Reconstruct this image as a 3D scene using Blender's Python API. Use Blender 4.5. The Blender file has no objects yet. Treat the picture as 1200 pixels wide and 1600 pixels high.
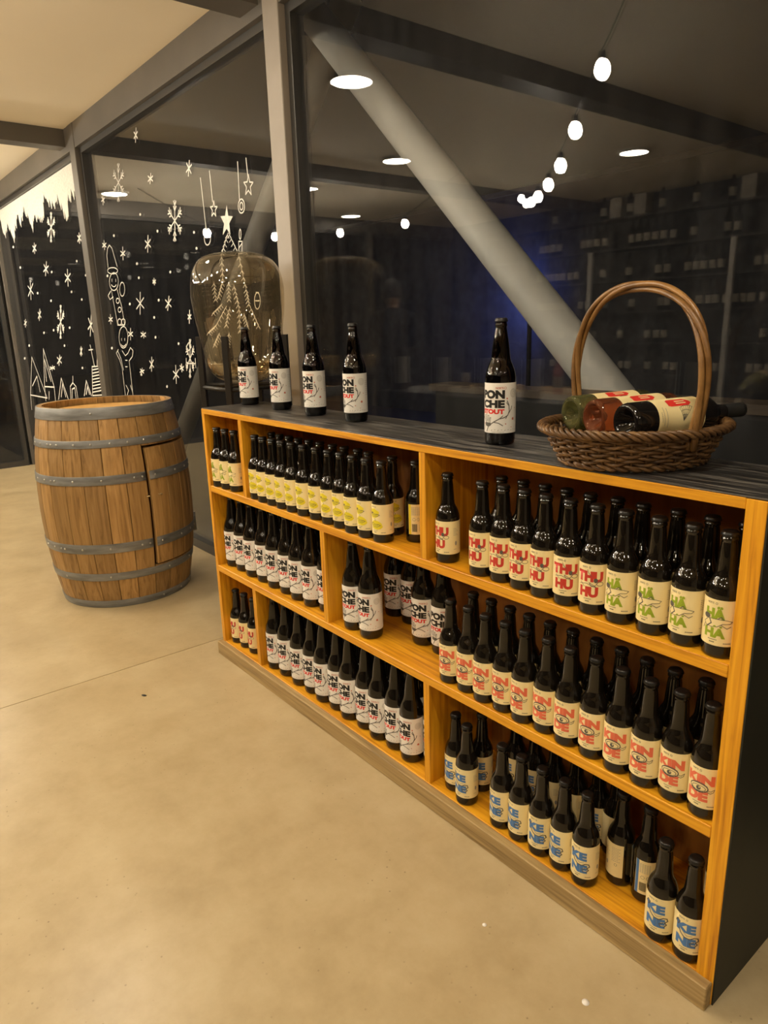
import bpy, bmesh, math, random
from mathutils import Vector, Matrix

random.seed(7)
PI = math.pi
scene = bpy.context.scene
COL = scene.collection

# ------------------------------------------------------------------ camera
cam_data = bpy.data.cameras.new('camera')
cam = bpy.data.objects.new('camera', cam_data)
COL.objects.link(cam)
_r = Vector((0.628941, 0.776890, -0.029584)); _u = Vector((-0.182251, 0.184322, 0.965821)); _f = Vector((-0.755789, 0.602053, -0.257516))
cam.matrix_world = Matrix(((_r.x, _u.x, -_f.x, 0.0), (_r.y, _u.y, -_f.y, 0.0), (_r.z, _u.z, -_f.z, 1.30), (0, 0, 0, 1)))
cam_data.sensor_fit = 'HORIZONTAL'
cam_data.sensor_width = 36.0
cam_data.lens = 32.8710
cam_data.clip_start = 0.02
scene.camera = cam

# ------------------------------------------------------------------ world, exposure
world = bpy.data.worlds.new('night'); scene.world = world
world.use_nodes = True
world.node_tree.nodes['Background'].inputs[0].default_value = (0.010, 0.010, 0.011, 1)
world.node_tree.nodes['Background'].inputs[1].default_value = 0.15
scene.view_settings.view_transform = 'Standard'
scene.view_settings.look = 'None'
scene.view_settings.gamma = 1.0
scene.view_settings.use_curve_mapping = False
scene.view_settings.exposure = 0.0
scene.cycles.max_bounces = 8
scene.cycles.transmission_bounces = 7
scene.cycles.transparent_max_bounces = 12
LAMP_POWER = 121.0         # ceiling downlights (emissive discs)
BULB_POWER = 270.0         # string light bulbs
LAMP_COL = (1.0, 0.87, 0.67)

# ------------------------------------------------------------------ materials
def new_mat(name):
    m = bpy.data.materials.new(name); m.use_nodes = True
    nt = m.node_tree
    return m, nt, nt.nodes['Principled BSDF'], nt.nodes['Material Output']

def mat(name, col, rough=0.5, metal=0.0, spec=0.5, trans=0.0, ior=1.45, emit=None, estr=0.0, coat=0.0):
    m, nt, b, o = new_mat(name)
    b.inputs['Base Color'].default_value = (*col, 1)
    b.inputs['Roughness'].default_value = rough
    b.inputs['Metallic'].default_value = metal
    b.inputs['Specular IOR Level'].default_value = spec
    b.inputs['Transmission Weight'].default_value = trans
    b.inputs['IOR'].default_value = ior
    b.inputs['Coat Weight'].default_value = coat
    if emit:
        b.inputs['Emission Color'].default_value = (*emit, 1)
        b.inputs['Emission Strength'].default_value = estr
    return m

def ramp(nt, stops):
    n = nt.nodes.new('ShaderNodeValToRGB')
    e = n.color_ramp.elements
    while len(e) < len(stops): e.new(0.5)
    for i, (p, c) in enumerate(stops):
        e[i].position = p; e[i].color = (*c, 1)
    return n

def noise_col(name, stops, scale=(1, 1, 1), nscale=5.0, detail=6.0, rough=0.5, bump=0.0, spec=0.5, metal=0.0, distort=0.0, vary=0.0, coat=0.0, rvar=0.0, nrough=0.55):
    """procedural noise-coloured surface; scale stretches the grain in object space"""
    m, nt, b, o = new_mat(name)
    N, L = nt.nodes, nt.links
    tc = N.new('ShaderNodeTexCoord'); mp = N.new('ShaderNodeMapping')
    mp.inputs['Scale'].default_value = scale
    L.new(tc.outputs['Object'], mp.inputs['Vector'])
    vec = mp.outputs['Vector']
    oi = N.new('ShaderNodeObjectInfo')
    ad = N.new('ShaderNodeVectorMath'); ad.operation = 'MULTIPLY_ADD'
    mul = N.new('ShaderNodeMath'); mul.operation = 'MULTIPLY'; mul.inputs[1].default_value = 37.0
    L.new(oi.outputs['Random'], mul.inputs[0])
    ad.inputs[1].default_value = (1, 1, 1)
    L.new(vec, ad.inputs[0]); L.new(mul.outputs[0], ad.inputs[2])
    tx = N.new('ShaderNodeTexNoise')
    tx.inputs['Scale'].default_value = nscale; tx.inputs['Detail'].default_value = detail
    tx.inputs['Distortion'].default_value = distort; tx.inputs['Roughness'].default_value = nrough
    L.new(ad.outputs[0], tx.inputs['Vector'])
    rp = ramp(nt, stops); L.new(tx.outputs['Fac'], rp.inputs[0])
    colout = rp.outputs[0]
    if vary:
        hs = N.new('ShaderNodeHueSaturation')
        mr = N.new('ShaderNodeMapRange'); mr.inputs[3].default_value = 1 - vary; mr.inputs[4].default_value = 1 + vary
        L.new(oi.outputs['Random'], mr.inputs[0]); L.new(mr.outputs[0], hs.inputs['Value']); L.new(colout, hs.inputs['Color'])
        colout = hs.outputs[0]
    L.new(colout, b.inputs['Base Color'])
    b.inputs['Roughness'].default_value = rough
    if rvar:
        mr2 = N.new('ShaderNodeMapRange'); mr2.inputs[3].default_value = rough - rvar; mr2.inputs[4].default_value = rough + rvar
        L.new(tx.outputs['Fac'], mr2.inputs[0]); L.new(mr2.outputs[0], b.inputs['Roughness'])
    b.inputs['Specular IOR Level'].default_value = spec
    b.inputs['Metallic'].default_value = metal
    b.inputs['Coat Weight'].default_value = coat
    if bump:
        bp = N.new('ShaderNodeBump'); bp.inputs['Strength'].default_value = bump; bp.inputs['Distance'].default_value = 0.01
        L.new(tx.outputs['Fac'], bp.inputs['Height']); L.new(bp.outputs[0], b.inputs['Normal'])
    return m

def clear_glass(name, tint, f0=0.05, rough=0.0, film=0.0, film_col=(0.8, 0.8, 0.8)):
    """clear pane: symmetric Schlick mix of mirror reflection and tinted transparency, with an optional faint film for dust and painted haze"""
    m = bpy.data.materials.new(name); m.use_nodes = True
    nt = m.node_tree; N, L = nt.nodes, nt.links
    N.remove(N['Principled BSDF']); out = N['Material Output']
    lw = N.new('ShaderNodeLayerWeight'); lw.inputs[0].default_value = 0.5
    pw = N.new('ShaderNodeMath'); pw.operation = 'POWER'; pw.inputs[1].default_value = 5.0
    ma = N.new('ShaderNodeMath'); ma.operation = 'MULTIPLY_ADD'; ma.inputs[1].default_value = 1 - f0; ma.inputs[2].default_value = f0
    L.new(lw.outputs['Facing'], pw.inputs[0]); L.new(pw.outputs[0], ma.inputs[0])
    tr = N.new('ShaderNodeBsdfTransparent'); tr.inputs[0].default_value = (*tint, 1)
    gl = N.new('ShaderNodeBsdfGlossy'); gl.inputs['Roughness'].default_value = rough; gl.inputs['Color'].default_value = (1, 1, 1, 1)
    mx = N.new('ShaderNodeMixShader')
    L.new(ma.outputs[0], mx.inputs[0]); L.new(tr.outputs[0], mx.inputs[1]); L.new(gl.outputs[0], mx.inputs[2])
    last = mx.outputs[0]
    if film:
        tc = N.new('ShaderNodeTexCoord'); mp = N.new('ShaderNodeMapping'); mp.inputs['Scale'].default_value = (9, 9, 1.3)
        L.new(tc.outputs['Object'], mp.inputs[0])
        nz = N.new('ShaderNodeTexNoise'); nz.inputs['Scale'].default_value = 2.2; nz.inputs['Detail'].default_value = 7
        L.new(mp.outputs[0], nz.inputs['Vector'])
        mr = N.new('ShaderNodeMapRange'); mr.inputs[1].default_value = 0.35; mr.inputs[2].default_value = 0.8
        mr.inputs[3].default_value = film * 0.25; mr.inputs[4].default_value = film
        L.new(nz.outputs['Fac'], mr.inputs[0])
        df = N.new('ShaderNodeBsdfDiffuse'); df.inputs[0].default_value = (*film_col, 1)
        m2 = N.new('ShaderNodeMixShader'); L.new(mr.outputs[0], m2.inputs[0]); L.new(last, m2.inputs[1]); L.new(df.outputs[0], m2.inputs[2])
        last = m2.outputs[0]
    L.new(last, out.inputs['Surface'])
    return m

PINE_D, PINE_M, PINE_L = (0.44, 0.155, 0.005), (0.66, 0.285, 0.008), (0.78, 0.375, 0.016)
def pine(name, sc):
    return noise_col(name, [(0.30, PINE_D), (0.46, PINE_M), (0.62, PINE_L)], scale=sc, nscale=3.0, detail=5, rough=0.42, bump=0.04, distort=0.6, vary=0.06)
M = {}
M['pine_x'] = pine('pine_grain_x', (1.2, 26, 34)); M['pine_z'] = pine('pine_grain_z', (30, 26, 1.2)); M['pine_y'] = pine('pine_grain_y', (22, 1.6, 22))
M['pine_back'] = noise_col('pine_plywood', [(0.3, (0.20, 0.075, 0.012)), (0.6, (0.36, 0.145, 0.024))], scale=(5, 5, 1.2), nscale=2.0, rough=0.5, distort=2.0)
M['base_wood'] = noise_col('weathered_base_wood', [(0.28, (0.20, 0.128, 0.048)), (0.5, (0.355, 0.24, 0.098)), (0.7, (0.45, 0.315, 0.138))], scale=(1.2, 24, 30), nscale=3.0, rough=0.6, bump=0.05, distort=0.5)
M['black_top'] = noise_col('black_painted_wood', [(0.34, (0.008, 0.008, 0.009)), (0.50, (0.032, 0.030, 0.029)), (0.64, (0.16, 0.148, 0.135))], scale=(1.6, 26, 26), nscale=3.0, rough=0.33, bump=0.18, distort=0.4, rvar=0.04, spec=0.8)  # pale stops: worn streaks, plus lamp sheen painted into the colour
M['black_side'] = noise_col('black_green_paint', [(0.3, (0.008, 0.009, 0.007)), (0.7, (0.020, 0.022, 0.016))], scale=(3, 3, 1.5), nscale=2.5, rough=0.55)
M['floor'] = noise_col('polished_concrete', [(0.25, (0.375, 0.285, 0.152)), (0.50, (0.460, 0.362, 0.208)), (0.75, (0.540, 0.442, 0.270))], nscale=4.5, detail=10, rough=0.31, bump=0.05, spec=0.5, rvar=0.02, nrough=0.66)
def add_specks(m):
    """tiny dark pores and pale scuffs in the concrete"""
    nt = m.node_tree; N, L = nt.nodes, nt.links; b = N['Principled BSDF']
    src = b.inputs['Base Color'].links[0].from_socket
    tc = N.new('ShaderNodeTexCoord')
    for sc, lo, hi, col, st in ((38.0, 0.060, 0.100, (0.12, 0.08, 0.04), 0.85), (17.0, 0.015, 0.035, (0.08, 0.05, 0.02), 0.8)):
        vo = N.new('ShaderNodeTexVoronoi'); vo.inputs['Scale'].default_value = sc; L.new(tc.outputs['Object'], vo.inputs['Vector'])
        mr = N.new('ShaderNodeMapRange'); mr.inputs[1].default_value = lo; mr.inputs[2].default_value = hi; mr.inputs[3].default_value = st; mr.inputs[4].default_value = 0.0
        L.new(vo.outputs['Distance'], mr.inputs[0])
        nz = N.new('ShaderNodeTexNoise'); nz.inputs['Scale'].default_value = 3.0; L.new(tc.outputs['Object'], nz.inputs['Vector'])
        ms = N.new('ShaderNodeMapRange'); ms.inputs[1].default_value = 0.38; ms.inputs[2].default_value = 0.80; L.new(nz.outputs['Fac'], ms.inputs[0])
        mu = N.new('ShaderNodeMath'); mu.operation = 'MULTIPLY'; L.new(mr.outputs[0], mu.inputs[0]); L.new(ms.outputs[0], mu.inputs[1])
        mx = N.new('ShaderNodeMix'); mx.data_type = 'RGBA'; L.new(mu.outputs[0], mx.inputs['Factor']); L.new(src, mx.inputs['A']); mx.inputs['B'].default_value = (*col, 1)
        src = mx.outputs['Result']
    L.new(src, b.inputs['Base Color'])
add_specks(M['floor'])
M['joint'] = mat('joint_filler', (0.30, 0.22, 0.12), 0.8)
M['ceiling'] = noise_col('ceiling_plaster', [(0.3, (0.86, 0.77, 0.61)), (0.7, (0.90, 0.81, 0.65))], nscale=0.8, rough=0.75)
M['wall_paint'] = noise_col('warm_wall_paint', [(0.3, (0.42, 0.37, 0.30)), (0.7, (0.47, 0.42, 0.34))], nscale=1.5, rough=0.8)
M['dark_wall'] = noise_col('charcoal_wall', [(0.3, (0.010, 0.010, 0.012)), (0.7, (0.018, 0.018, 0.022))], nscale=1.5, rough=0.8)
M['steel'] = noise_col('grey_painted_steel', [(0.3, (0.085, 0.075, 0.062)), (0.7, (0.115, 0.10, 0.083))], nscale=3.0, rough=0.45)
M['column'] = noise_col('light_grey_column_paint', [(0.3, (0.235, 0.20, 0.165)), (0.7, (0.285, 0.245, 0.205))], nscale=4.0, rough=0.5)
M['frame'] = mat('dark_window_frame', (0.055, 0.052, 0.048), 0.38, metal=0.3)
M['brace'] = noise_col('galvanised_brace', [(0.3, (0.44, 0.43, 0.385)), (0.7, (0.58, 0.57, 0.52))], nscale=3.0, rough=0.5)
M['brace_dimmed'] = noise_col('dimmed_brace_steel', [(0.3, (0.13, 0.12, 0.10)), (0.7, (0.18, 0.165, 0.14))], nscale=3.0, rough=0.5)  # darkened copy of the brace steel; weaker light put into the colour
M['pane'] = clear_glass('window_glass', (0.90, 0.91, 0.92), f0=0.030, film=0.011, film_col=(0.75, 0.74, 0.78))
M['vessel'] = clear_glass('vessel_glass', (0.94, 0.885, 0.77), f0=0.11, film=0.035, film_col=(0.85, 0.68, 0.40))  # amber film paints in the milky reflection of the ceiling
M['paint_white'] = noise_col('white_chalk_paint', [(0.3, (0.62, 0.60, 0.55)), (0.7, (0.80, 0.78, 0.72))], nscale=60, rough=0.9)
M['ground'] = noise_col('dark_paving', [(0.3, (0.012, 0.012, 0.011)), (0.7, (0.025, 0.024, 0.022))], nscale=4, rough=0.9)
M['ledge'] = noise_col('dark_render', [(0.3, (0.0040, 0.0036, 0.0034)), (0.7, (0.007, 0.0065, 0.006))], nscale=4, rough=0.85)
M['ledge_wood'] = noise_col('brown_ledge_wood', [(0.3, (0.036, 0.024, 0.014)), (0.7, (0.065, 0.045, 0.026))], scale=(1.5, 20, 20), nscale=3, rough=0.6)
M['oak'] = noise_col('oak_stave', [(0.25, (0.165, 0.085, 0.024)), (0.45, (0.335, 0.188, 0.060)), (0.68, (0.45, 0.270, 0.100))], scale=(26, 26, 1.6), nscale=2.2, detail=8, rough=0.55, bump=0.06, distort=0.9, vary=0.30)
M['oak_head'] = noise_col('oak_head', [(0.3, (0.46, 0.235, 0.055)), (0.65, (0.60, 0.34, 0.095))], scale=(2, 20, 20), nscale=2.2, rough=0.5, vary=0.08)
M['hoop'] = noise_col('galvanised_hoop', [(0.3, (0.14, 0.14, 0.135)), (0.55, (0.23, 0.235, 0.235)), (0.75, (0.31, 0.315, 0.315))], scale=(1, 1, 6), nscale=7, detail=8, rough=0.45, metal=0.25, bump=0.02)
M['rivet'] = mat('rivet_steel', (0.50, 0.49, 0.46), 0.35, metal=0.8)
M['latch'] = mat('brass_latch', (0.62, 0.50, 0.30), 0.35, metal=0.8)
M['glass_brown'] = mat('dark_brown_bottle_glass', (0.0075, 0.0055, 0.0035), 0.03, spec=0.7)
M['amber'] = clear_glass('amber_bottle_glass', (0.20, 0.070, 0.010), f0=0.045)
M['beer'] = mat('dark_beer', (0.006, 0.003, 0.002), 0.15)
M['cap'] = mat('black_crown_cap', (0.013, 0.012, 0.011), 0.30, metal=0.2, spec=0.6)
M['paper_cream'] = noise_col('cream_label_paper', [(0.3, (0.88, 0.725, 0.365)), (0.7, (0.92, 0.775, 0.415))], nscale=12, rough=0.55)
M['paper_white'] = noise_col('white_label_paper', [(0.3, (0.82, 0.785, 0.72)), (0.7, (0.88, 0.845, 0.785))], nscale=12, rough=0.5)
M['ink_black'] = mat('black_ink', (0.012, 0.011, 0.010), 0.5)
M['ink_grey'] = mat('grey_ink', (0.11, 0.10, 0.085), 0.6)
M['ink_soft'] = mat('soft_grey_ink', (0.34, 0.31, 0.26), 0.6)
M['ink_red'] = mat('red_ink', (0.56, 0.045, 0.028), 0.5)
M['ink_brightred'] = mat('bright_red_ink', (0.72, 0.035, 0.025), 0.5)
M['ink_coral'] = mat('coral_ink', (0.78, 0.17, 0.085), 0.5)
M['ink_green'] = mat('green_ink', (0.30, 0.39, 0.020), 0.5)
M['ink_blue'] = mat('blue_ink', (0.075, 0.20, 0.46), 0.5)
M['ink_yellow'] = mat('yellow_ink', (0.80, 0.66, 0.025), 0.5)
M['ink_dot'] = mat('brick_ink', (0.55, 0.16, 0.10), 0.5)
M['wicker'] = noise_col('brown_wicker', [(0.3, (0.055, 0.026, 0.010)), (0.52, (0.135, 0.068, 0.025)), (0.75, (0.26, 0.145, 0.055))], nscale=35, detail=4, rough=0.38, spec=0.5, vary=0.22)
M['wicker_handle'] = noise_col('honey_willow', [(0.3, (0.13, 0.060, 0.016)), (0.5, (0.235, 0.115, 0.032)), (0.75, (0.35, 0.19, 0.06))], nscale=18, detail=5, rough=0.35, vary=0.15)
M['wine_green'] = mat('olive_wine_glass', (0.62, 0.63, 0.26), 0.02, trans=0.92, ior=1.42)
M['wine_rose'] = mat('rose_wine_glass', (0.86, 0.30, 0.13), 0.02, trans=0.92, ior=1.42)
M['wine_black'] = mat('black_wine_glass', (0.007, 0.006, 0.006), 0.05, spec=0.6)
M['foil_black'] = mat('black_foil', (0.012, 0.012, 0.012), 0.42)
M['foil_red'] = mat('red_foil', (0.42, 0.03, 0.02), 0.35)
M['stand'] = mat('dark_bronze_metal', (0.028, 0.024, 0.020), 0.45, metal=0.5)
M['lamp_trim'] = mat('white_lamp_trim', (0.75, 0.72, 0.66), 0.4)
M['lamp_glow'] = mat('lamp_diffuser', (0.9, 0.9, 0.9), 0.5, emit=LAMP_COL, estr=LAMP_POWER)
M['bulb_glow'] = mat('bulb_glass', (0.9, 0.9, 0.9), 0.4, emit=(1.0, 0.88, 0.69), estr=BULB_POWER)
M['bulb_bright'] = mat('bright_bulb_glass', (0.9, 0.9, 0.9), 0.4, emit=(1.0, 0.88, 0.69), estr=BULB_POWER * 5.0)
M['cable'] = mat('black_cable', (0.02, 0.02, 0.02), 0.5)
M['blue_glow'] = mat('blue_flood_lens', (0.2, 0.3, 0.9), 0.4, emit=(0.13, 0.22, 1.0), estr=420.0)
M['glow_wall'] = noise_col('glow_wall_render', [(0.3, (0.022, 0.022, 0.026)), (0.7, (0.055, 0.055, 0.062))], nscale=6, detail=10, rough=0.9, bump=0.3)
M['rack_wood'] = noise_col('dark_rack_wood', [(0.3, (0.020, 0.016, 0.013)), (0.7, (0.036, 0.029, 0.023))], scale=(1.5, 20, 20), nscale=3, rough=0.6)
M['rack_steel'] = mat('pale_rack_upright', (0.62, 0.60, 0.56), 0.45)
M['rack_bottle'] = mat('green_black_bottle', (0.010, 0.012, 0.009), 0.08, spec=0.6)
M['rack_rose'] = mat('pink_bottle', (0.50, 0.16, 0.10), 0.1, spec=0.6)
M['carton'] = noise_col('pale_carton', [(0.3, (0.46, 0.41, 0.33)), (0.7, (0.55, 0.50, 0.42))], nscale=6, rough=0.8)
M['table_wood'] = noise_col('tan_table_wood', [(0.3, (0.36, 0.22, 0.10)), (0.7, (0.50, 0.33, 0.16))], scale=(1.4, 18, 18), nscale=3, rough=0.5)
M['skin'] = mat('skin', (0.50, 0.30, 0.20), 0.55)
M['cloth_dark'] = noise_col('dark_cloth', [(0.3, (0.012, 0.012, 0.015)), (0.7, (0.024, 0.024, 0.030))], nscale=30, rough=0.9)
M['hair'] = mat('dark_hair', (0.010, 0.008, 0.006), 0.6)

# ------------------------------------------------------------------ object helpers
def link(o, parent=None):
    COL.objects.link(o)
    if parent is not None: o.parent = parent
    return o

def mesh_obj(name, me, mats=None, parent=None, loc=(0, 0, 0), rot=(0, 0, 0)):
    o = bpy.data.objects.new(name, me)
    if mats:
        for m in (mats if isinstance(mats, (list, tuple)) else [mats]): me.materials.append(m)
    link(o, parent); o.location = loc; o.rotation_euler = rot
    return o

def from_bm(name, bm, smooth=False):
    me = bpy.data.meshes.new(name)
    bm.normal_update(); bm.to_mesh(me); bm.free()
    if smooth:
        for p in me.polygons: p.use_smooth = True
    return me

def tag(o, label, cat, group=None):
    o['label'] = label; o['category'] = cat
    if group: o['group'] = group
    return o

def struct(o):
    o['kind'] = 'structure'; return o

def thing(name, label, cat, loc=(0, 0, 0), rz=0.0, group=None):
    o = bpy.data.objects.new(name, None); o.empty_display_size = 0.05
    link(o); o.location = loc; o.rotation_euler = (0, 0, rz)
    return tag(o, label, cat, group)

def setting(name, loc=(0, 0, 0)):
    o = bpy.data.objects.new(name, None); o.empty_display_size = 0.05
    link(o); o.location = loc
    return struct(o)

def box_bm(x0, x1, y0, y1, z0, z1, bev=0.0, bm=None):
    own = bmesh.new()
    vs = [own.verts.new((x, y, z)) for z in (z0, z1) for y in (y0, y1) for x in (x0, x1)]
    for f in ((0, 2, 3, 1), (4, 5, 7, 6), (0, 1, 5, 4), (2, 6, 7, 3), (0, 4, 6, 2), (1, 3, 7, 5)): own.faces.new([vs[i] for i in f])
    if bev: bmesh.ops.bevel(own, geom=own.edges[:], offset=bev, segments=1, affect='EDGES')
    if bm is None: return own
    tmp = bpy.data.meshes.new('tmp'); own.to_mesh(tmp); own.free(); bm.from_mesh(tmp); bpy.data.meshes.remove(tmp)
    return bm

def box(name, x0, x1, y0, y1, z0, z1, m, parent=None, bev=0.0):
    """a board or slab with its origin at its own centre (so grain differs per board)"""
    c = ((x0 + x1) / 2, (y0 + y1) / 2, (z0 + z1) / 2)
    bm = box_bm(x0 - c[0], x1 - c[0], y0 - c[1], y1 - c[1], z0 - c[2], z1 - c[2], bev)
    o = mesh_obj(name, from_bm(name, bm), m, parent)
    pl = parent.location if parent is not None else Vector((0, 0, 0))
    o.location = (c[0] - pl[0], c[1] - pl[1], c[2] - pl[2])
    return o

def lathe_bm(profile, seg=28, bm=None, mat_of=None, close_ends=True):
    """profile: list of (r, z); mat_of(i) -> material index of the band i..i+1"""
    if bm is None: bm = bmesh.new()
    rings = []
    for r, z in profile:
        if r < 1e-6: rings.append([bm.verts.new((0, 0, z))])
        else: rings.append([bm.verts.new((r * math.cos(2 * PI * k / seg), r * math.sin(2 * PI * k / seg), z)) for k in range(seg)])
    for i in range(len(rings) - 1):
        a, b = rings[i], rings[i + 1]; mi = mat_of(i) if mat_of else 0
        for k in range(seg):
            k2 = (k + 1) % seg
            if len(a) == 1 and len(b) == 1: continue
            if len(a) == 1: f = bm.faces.new((a[0], b[k2], b[k]))
            elif len(b) == 1: f = bm.faces.new((a[k], a[k2], b[0]))
            else: f = bm.faces.new((a[k], a[k2], b[k2], b[k]))
            f.material_index = mi; f.smooth = True
    return bm

def tube_bm(pts, rad, sides=6, closed=False, bm=None):
    if bm is None: bm = bmesh.new()
    pts = [Vector(p) for p in pts]; n = len(pts); rings = []
    prev = None
    for i, p in enumerate(pts):
        if closed: t = pts[(i + 1) % n] - pts[i - 1]
        else: t = pts[min(i + 1, n - 1)] - pts[max(i - 1, 0)]
        t.normalize()
        if prev is None:
            ref = Vector((0, 0, 1)) if abs(t.z) < 0.9 else Vector((1, 0, 0))
            a = t.cross(ref).normalized()
        else:
            a = (prev - t * prev.dot(t)).normalized()
        prev = a; b = t.cross(a)
        r = rad(i / max(1, n - 1)) if callable(rad) else rad
        rings.append([bm.verts.new(p + (a * math.cos(2 * PI * k / sides) + b * math.sin(2 * PI * k / sides)) * r) for k in range(sides)])
    for i in range(n if closed else n - 1):
        A, B = rings[i], rings[(i + 1) % n]
        off = 0
        if closed and i == n - 1:  # match the seam
            off = min(range(sides), key=lambda s: (A[0].co - B[s].co).length)
        for k in range(sides):
            f = bm.faces.new((A[k], A[(k + 1) % sides], B[(k + 1 + off) % sides], B[(k + off) % sides])); f.smooth = True
    if not closed:
        bm.faces.new(rings[0][::-1]); bm.faces.new(rings[-1])
    return bm

def tube(name, pts, rad, m, parent=None, sides=6, closed=False):
    return mesh_obj(name, from_bm(name, tube_bm(pts, rad, sides, closed)), m, parent)

def copy_tree(o, parent=None):
    c = o.copy(); COL.objects.link(c)
    if parent is not None: c.parent = parent
    for ch in list(o.children): copy_tree(ch, c)
    return c

ORD = ['first', 'second', 'third', 'fourth', 'fifth', 'sixth', 'seventh', 'eighth', 'ninth', 'tenth', 'eleventh', 'twelfth', 'thirteenth', 'fourteenth', 'fifteenth', 'sixteenth', 'seventeenth', 'eighteenth', 'nineteenth', 'twentieth']

# ------------------------------------------------------------------ the setting
X_END, Y_GLASS, Y_BACK, X_RIGHT, Z_CEIL = -7.95, 1.704, -4.35, 4.0, 2.65
fl = struct(box('floor', X_END, X_RIGHT, Y_BACK, 1.80, -0.10, -0.012, M['joint']))
JX = -2.662
for a, b in ((X_END, JX - 0.002), (JX + 0.002, X_RIGHT)):
    s = box('floor_slab', a, b, Y_BACK, 1.80, -0.012, 0.0, M['floor'], fl)
struct(box('ceiling', X_END - 0.1, X_RIGHT + 0.1, Y_BACK - 0.1, 1.80, Z_CEIL, Z_CEIL + 0.12, M['ceiling']))
struct(box('wall_back', X_END, X_RIGHT, Y_BACK - 0.15, Y_BACK, 0.0, Z_CEIL, M['dark_wall']))
struct(box('wall_right', X_RIGHT, X_RIGHT + 0.15, Y_BACK, 1.80, 0.0, Z_CEIL, M['wall_paint']))
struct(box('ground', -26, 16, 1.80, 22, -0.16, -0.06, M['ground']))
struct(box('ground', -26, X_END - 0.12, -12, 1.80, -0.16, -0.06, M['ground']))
# columns, head beam, cross beams
MULL = [(-8.05, -7.93), (-5.36, -5.25), (-2.745, -2.63), (-0.02, 0.095), (2.7, 2.815)]
for i, (a, b) in enumerate(MULL):
    struct(box('trim_%d' % (i + 1), a, b, 1.65, 1.77, 0.0, Z_CEIL, M['column'] if i == 2 else M['steel'], bev=0.003))
struct(box('trim_6', X_END, X_RIGHT, 1.655, 1.775, 2.50, Z_CEIL, M['steel']))
for i, (a, b) in enumerate([(-5.58, -5.45), (-2.93, -2.78), (-0.1, 0.05), (2.65, 2.8)]):
    struct(box('trim_%d' % (7 + i), a, b, Y_BACK, 1.655, 2.54, Z_CEIL, M['steel']))

def window(n, a, b, axis='x', at=Y_GLASS):
    """a floor to ceiling pane with its slim dark frame"""
    w = setting('window_%d' % n, ((a + b) / 2, at, 0) if axis == 'x' else (at, (a + b) / 2, 0))
    def bx(nm, u0, u1, d0, d1, z0, z1, m):
        if axis == 'x': return box(nm, u0, u1, at + d0, at + d1, z0, z1, m, w)
        return box(nm, at - d1, at - d0, u0, u1, z0, z1, m, w)
    bx('pane', a + 0.03, b - 0.03, 0.0, 0.010, 0.05, 2.48, M['pane'])
    bx('bottom_rail', a, b, -0.022, 0.04, 0.0, 0.055, M['frame'])
    bx('top_rail', a, b, -0.022, 0.04, 2.465, 2.51, M['frame'])
    bx('side_rail', a, a + 0.035, -0.022, 0.04, 0.055, 2.465, M['frame'])
    bx('side_rail', b - 0.035, b, -0.022, 0.04, 0.055, 2.465, M['frame'])
    return w
W = [window(i + 1, MULL[i][1], MULL[i + 1][0]) for i in range(4)]
window(5, MULL[4][1], X_RIGHT)
for i, (a, b) in enumerate(((-1.05, 1.62), (-2.75, -1.12), (-4.35, -2.82))):
    window(6 + i, a, b, 'y', X_END)
for i, (a, b) in enumerate(((-1.12, -1.05), (-2.82, -2.75))):
    struct(box('trim_%d' % (11 + i), X_END - 0.06, X_END + 0.05, a, b, 0, Z_CEIL, M['steel']))
struct(box('trim_13', X_END - 0.06, X_END + 0.04, Y_BACK, 1.655, 2.50, Z_CEIL, M['steel']))

# outside: diagonal braces, low wall with a wooden ledge
def brace(name, a, b, label, bm_=None):
    bm_ = bm_ or M['brace']
    t = thing(name, label, 'brace', (a[0], a[1], -0.06))
    o = mesh_obj('tube', from_bm('tube', tube_bm([Vector(a), Vector(b)], 0.068, 24)), bm_, t)
    o.location = (-a[0], -a[1], 0.06)
    d = (Vector(b) - Vector(a)).normalized()
    for p in (Vector(a) + d * 0.18, Vector(b) - d * 0.12):
        f = mesh_obj('flange', from_bm('flange', tube_bm([p - d * 0.012, p + d * 0.012], 0.082, 24)), bm_, t)
        f.location = (-a[0], -a[1], 0.06)
    return t
brace('steel_brace', (-0.17, 1.99, -0.06), (-3.0, 1.99, 2.72), 'thick pale grey steel brace slanting behind the main window')
brace('steel_brace', (-5.84, 2.18, -0.06), (-2.88, 2.18, 2.72), 'dim grey steel brace slanting left behind the painted window', M['brace_dimmed'])
lw = thing('ledge_wall', 'low dark wall with a brown wooden ledge outside the main window', 'wall', (0, 1.83, -0.06))
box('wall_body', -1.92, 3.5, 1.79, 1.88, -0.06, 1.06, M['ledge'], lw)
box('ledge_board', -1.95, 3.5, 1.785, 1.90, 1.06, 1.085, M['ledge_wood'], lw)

# outdoors in the dark: a rough wall added to catch the glow of a small blue flood light
gw = thing('glow_wall', 'dark rough wall added outside to catch the blue glow behind the brace', 'wall', (-8.0, 7.6, -0.06))
box('wall_body', -16.0, -3.0, 7.6, 7.75, -0.06, 2.9, M['glow_wall'], gw)
box('wall_coping', -16.05, -2.95, 7.57, 7.78, 2.9, 2.96, M['glow_wall'], gw)
FX = -5.93
bl = thing('flood_light', 'small blue flood light on a post in front of the added wall', 'lamp', (FX, 7.15, -0.06))
box('post', FX - 0.02, FX + 0.02, 7.13, 7.17, -0.06, 1.50, M['stand'], bl)
box('housing', FX - 0.06, FX + 0.06, 7.07, 7.23, 1.50, 1.64, M['stand'], bl, bev=0.008)
box('lens', FX - 0.07, FX - 0.06, 7.08, 7.22, 1.515, 1.625, M['blue_glow'], bl)

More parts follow.
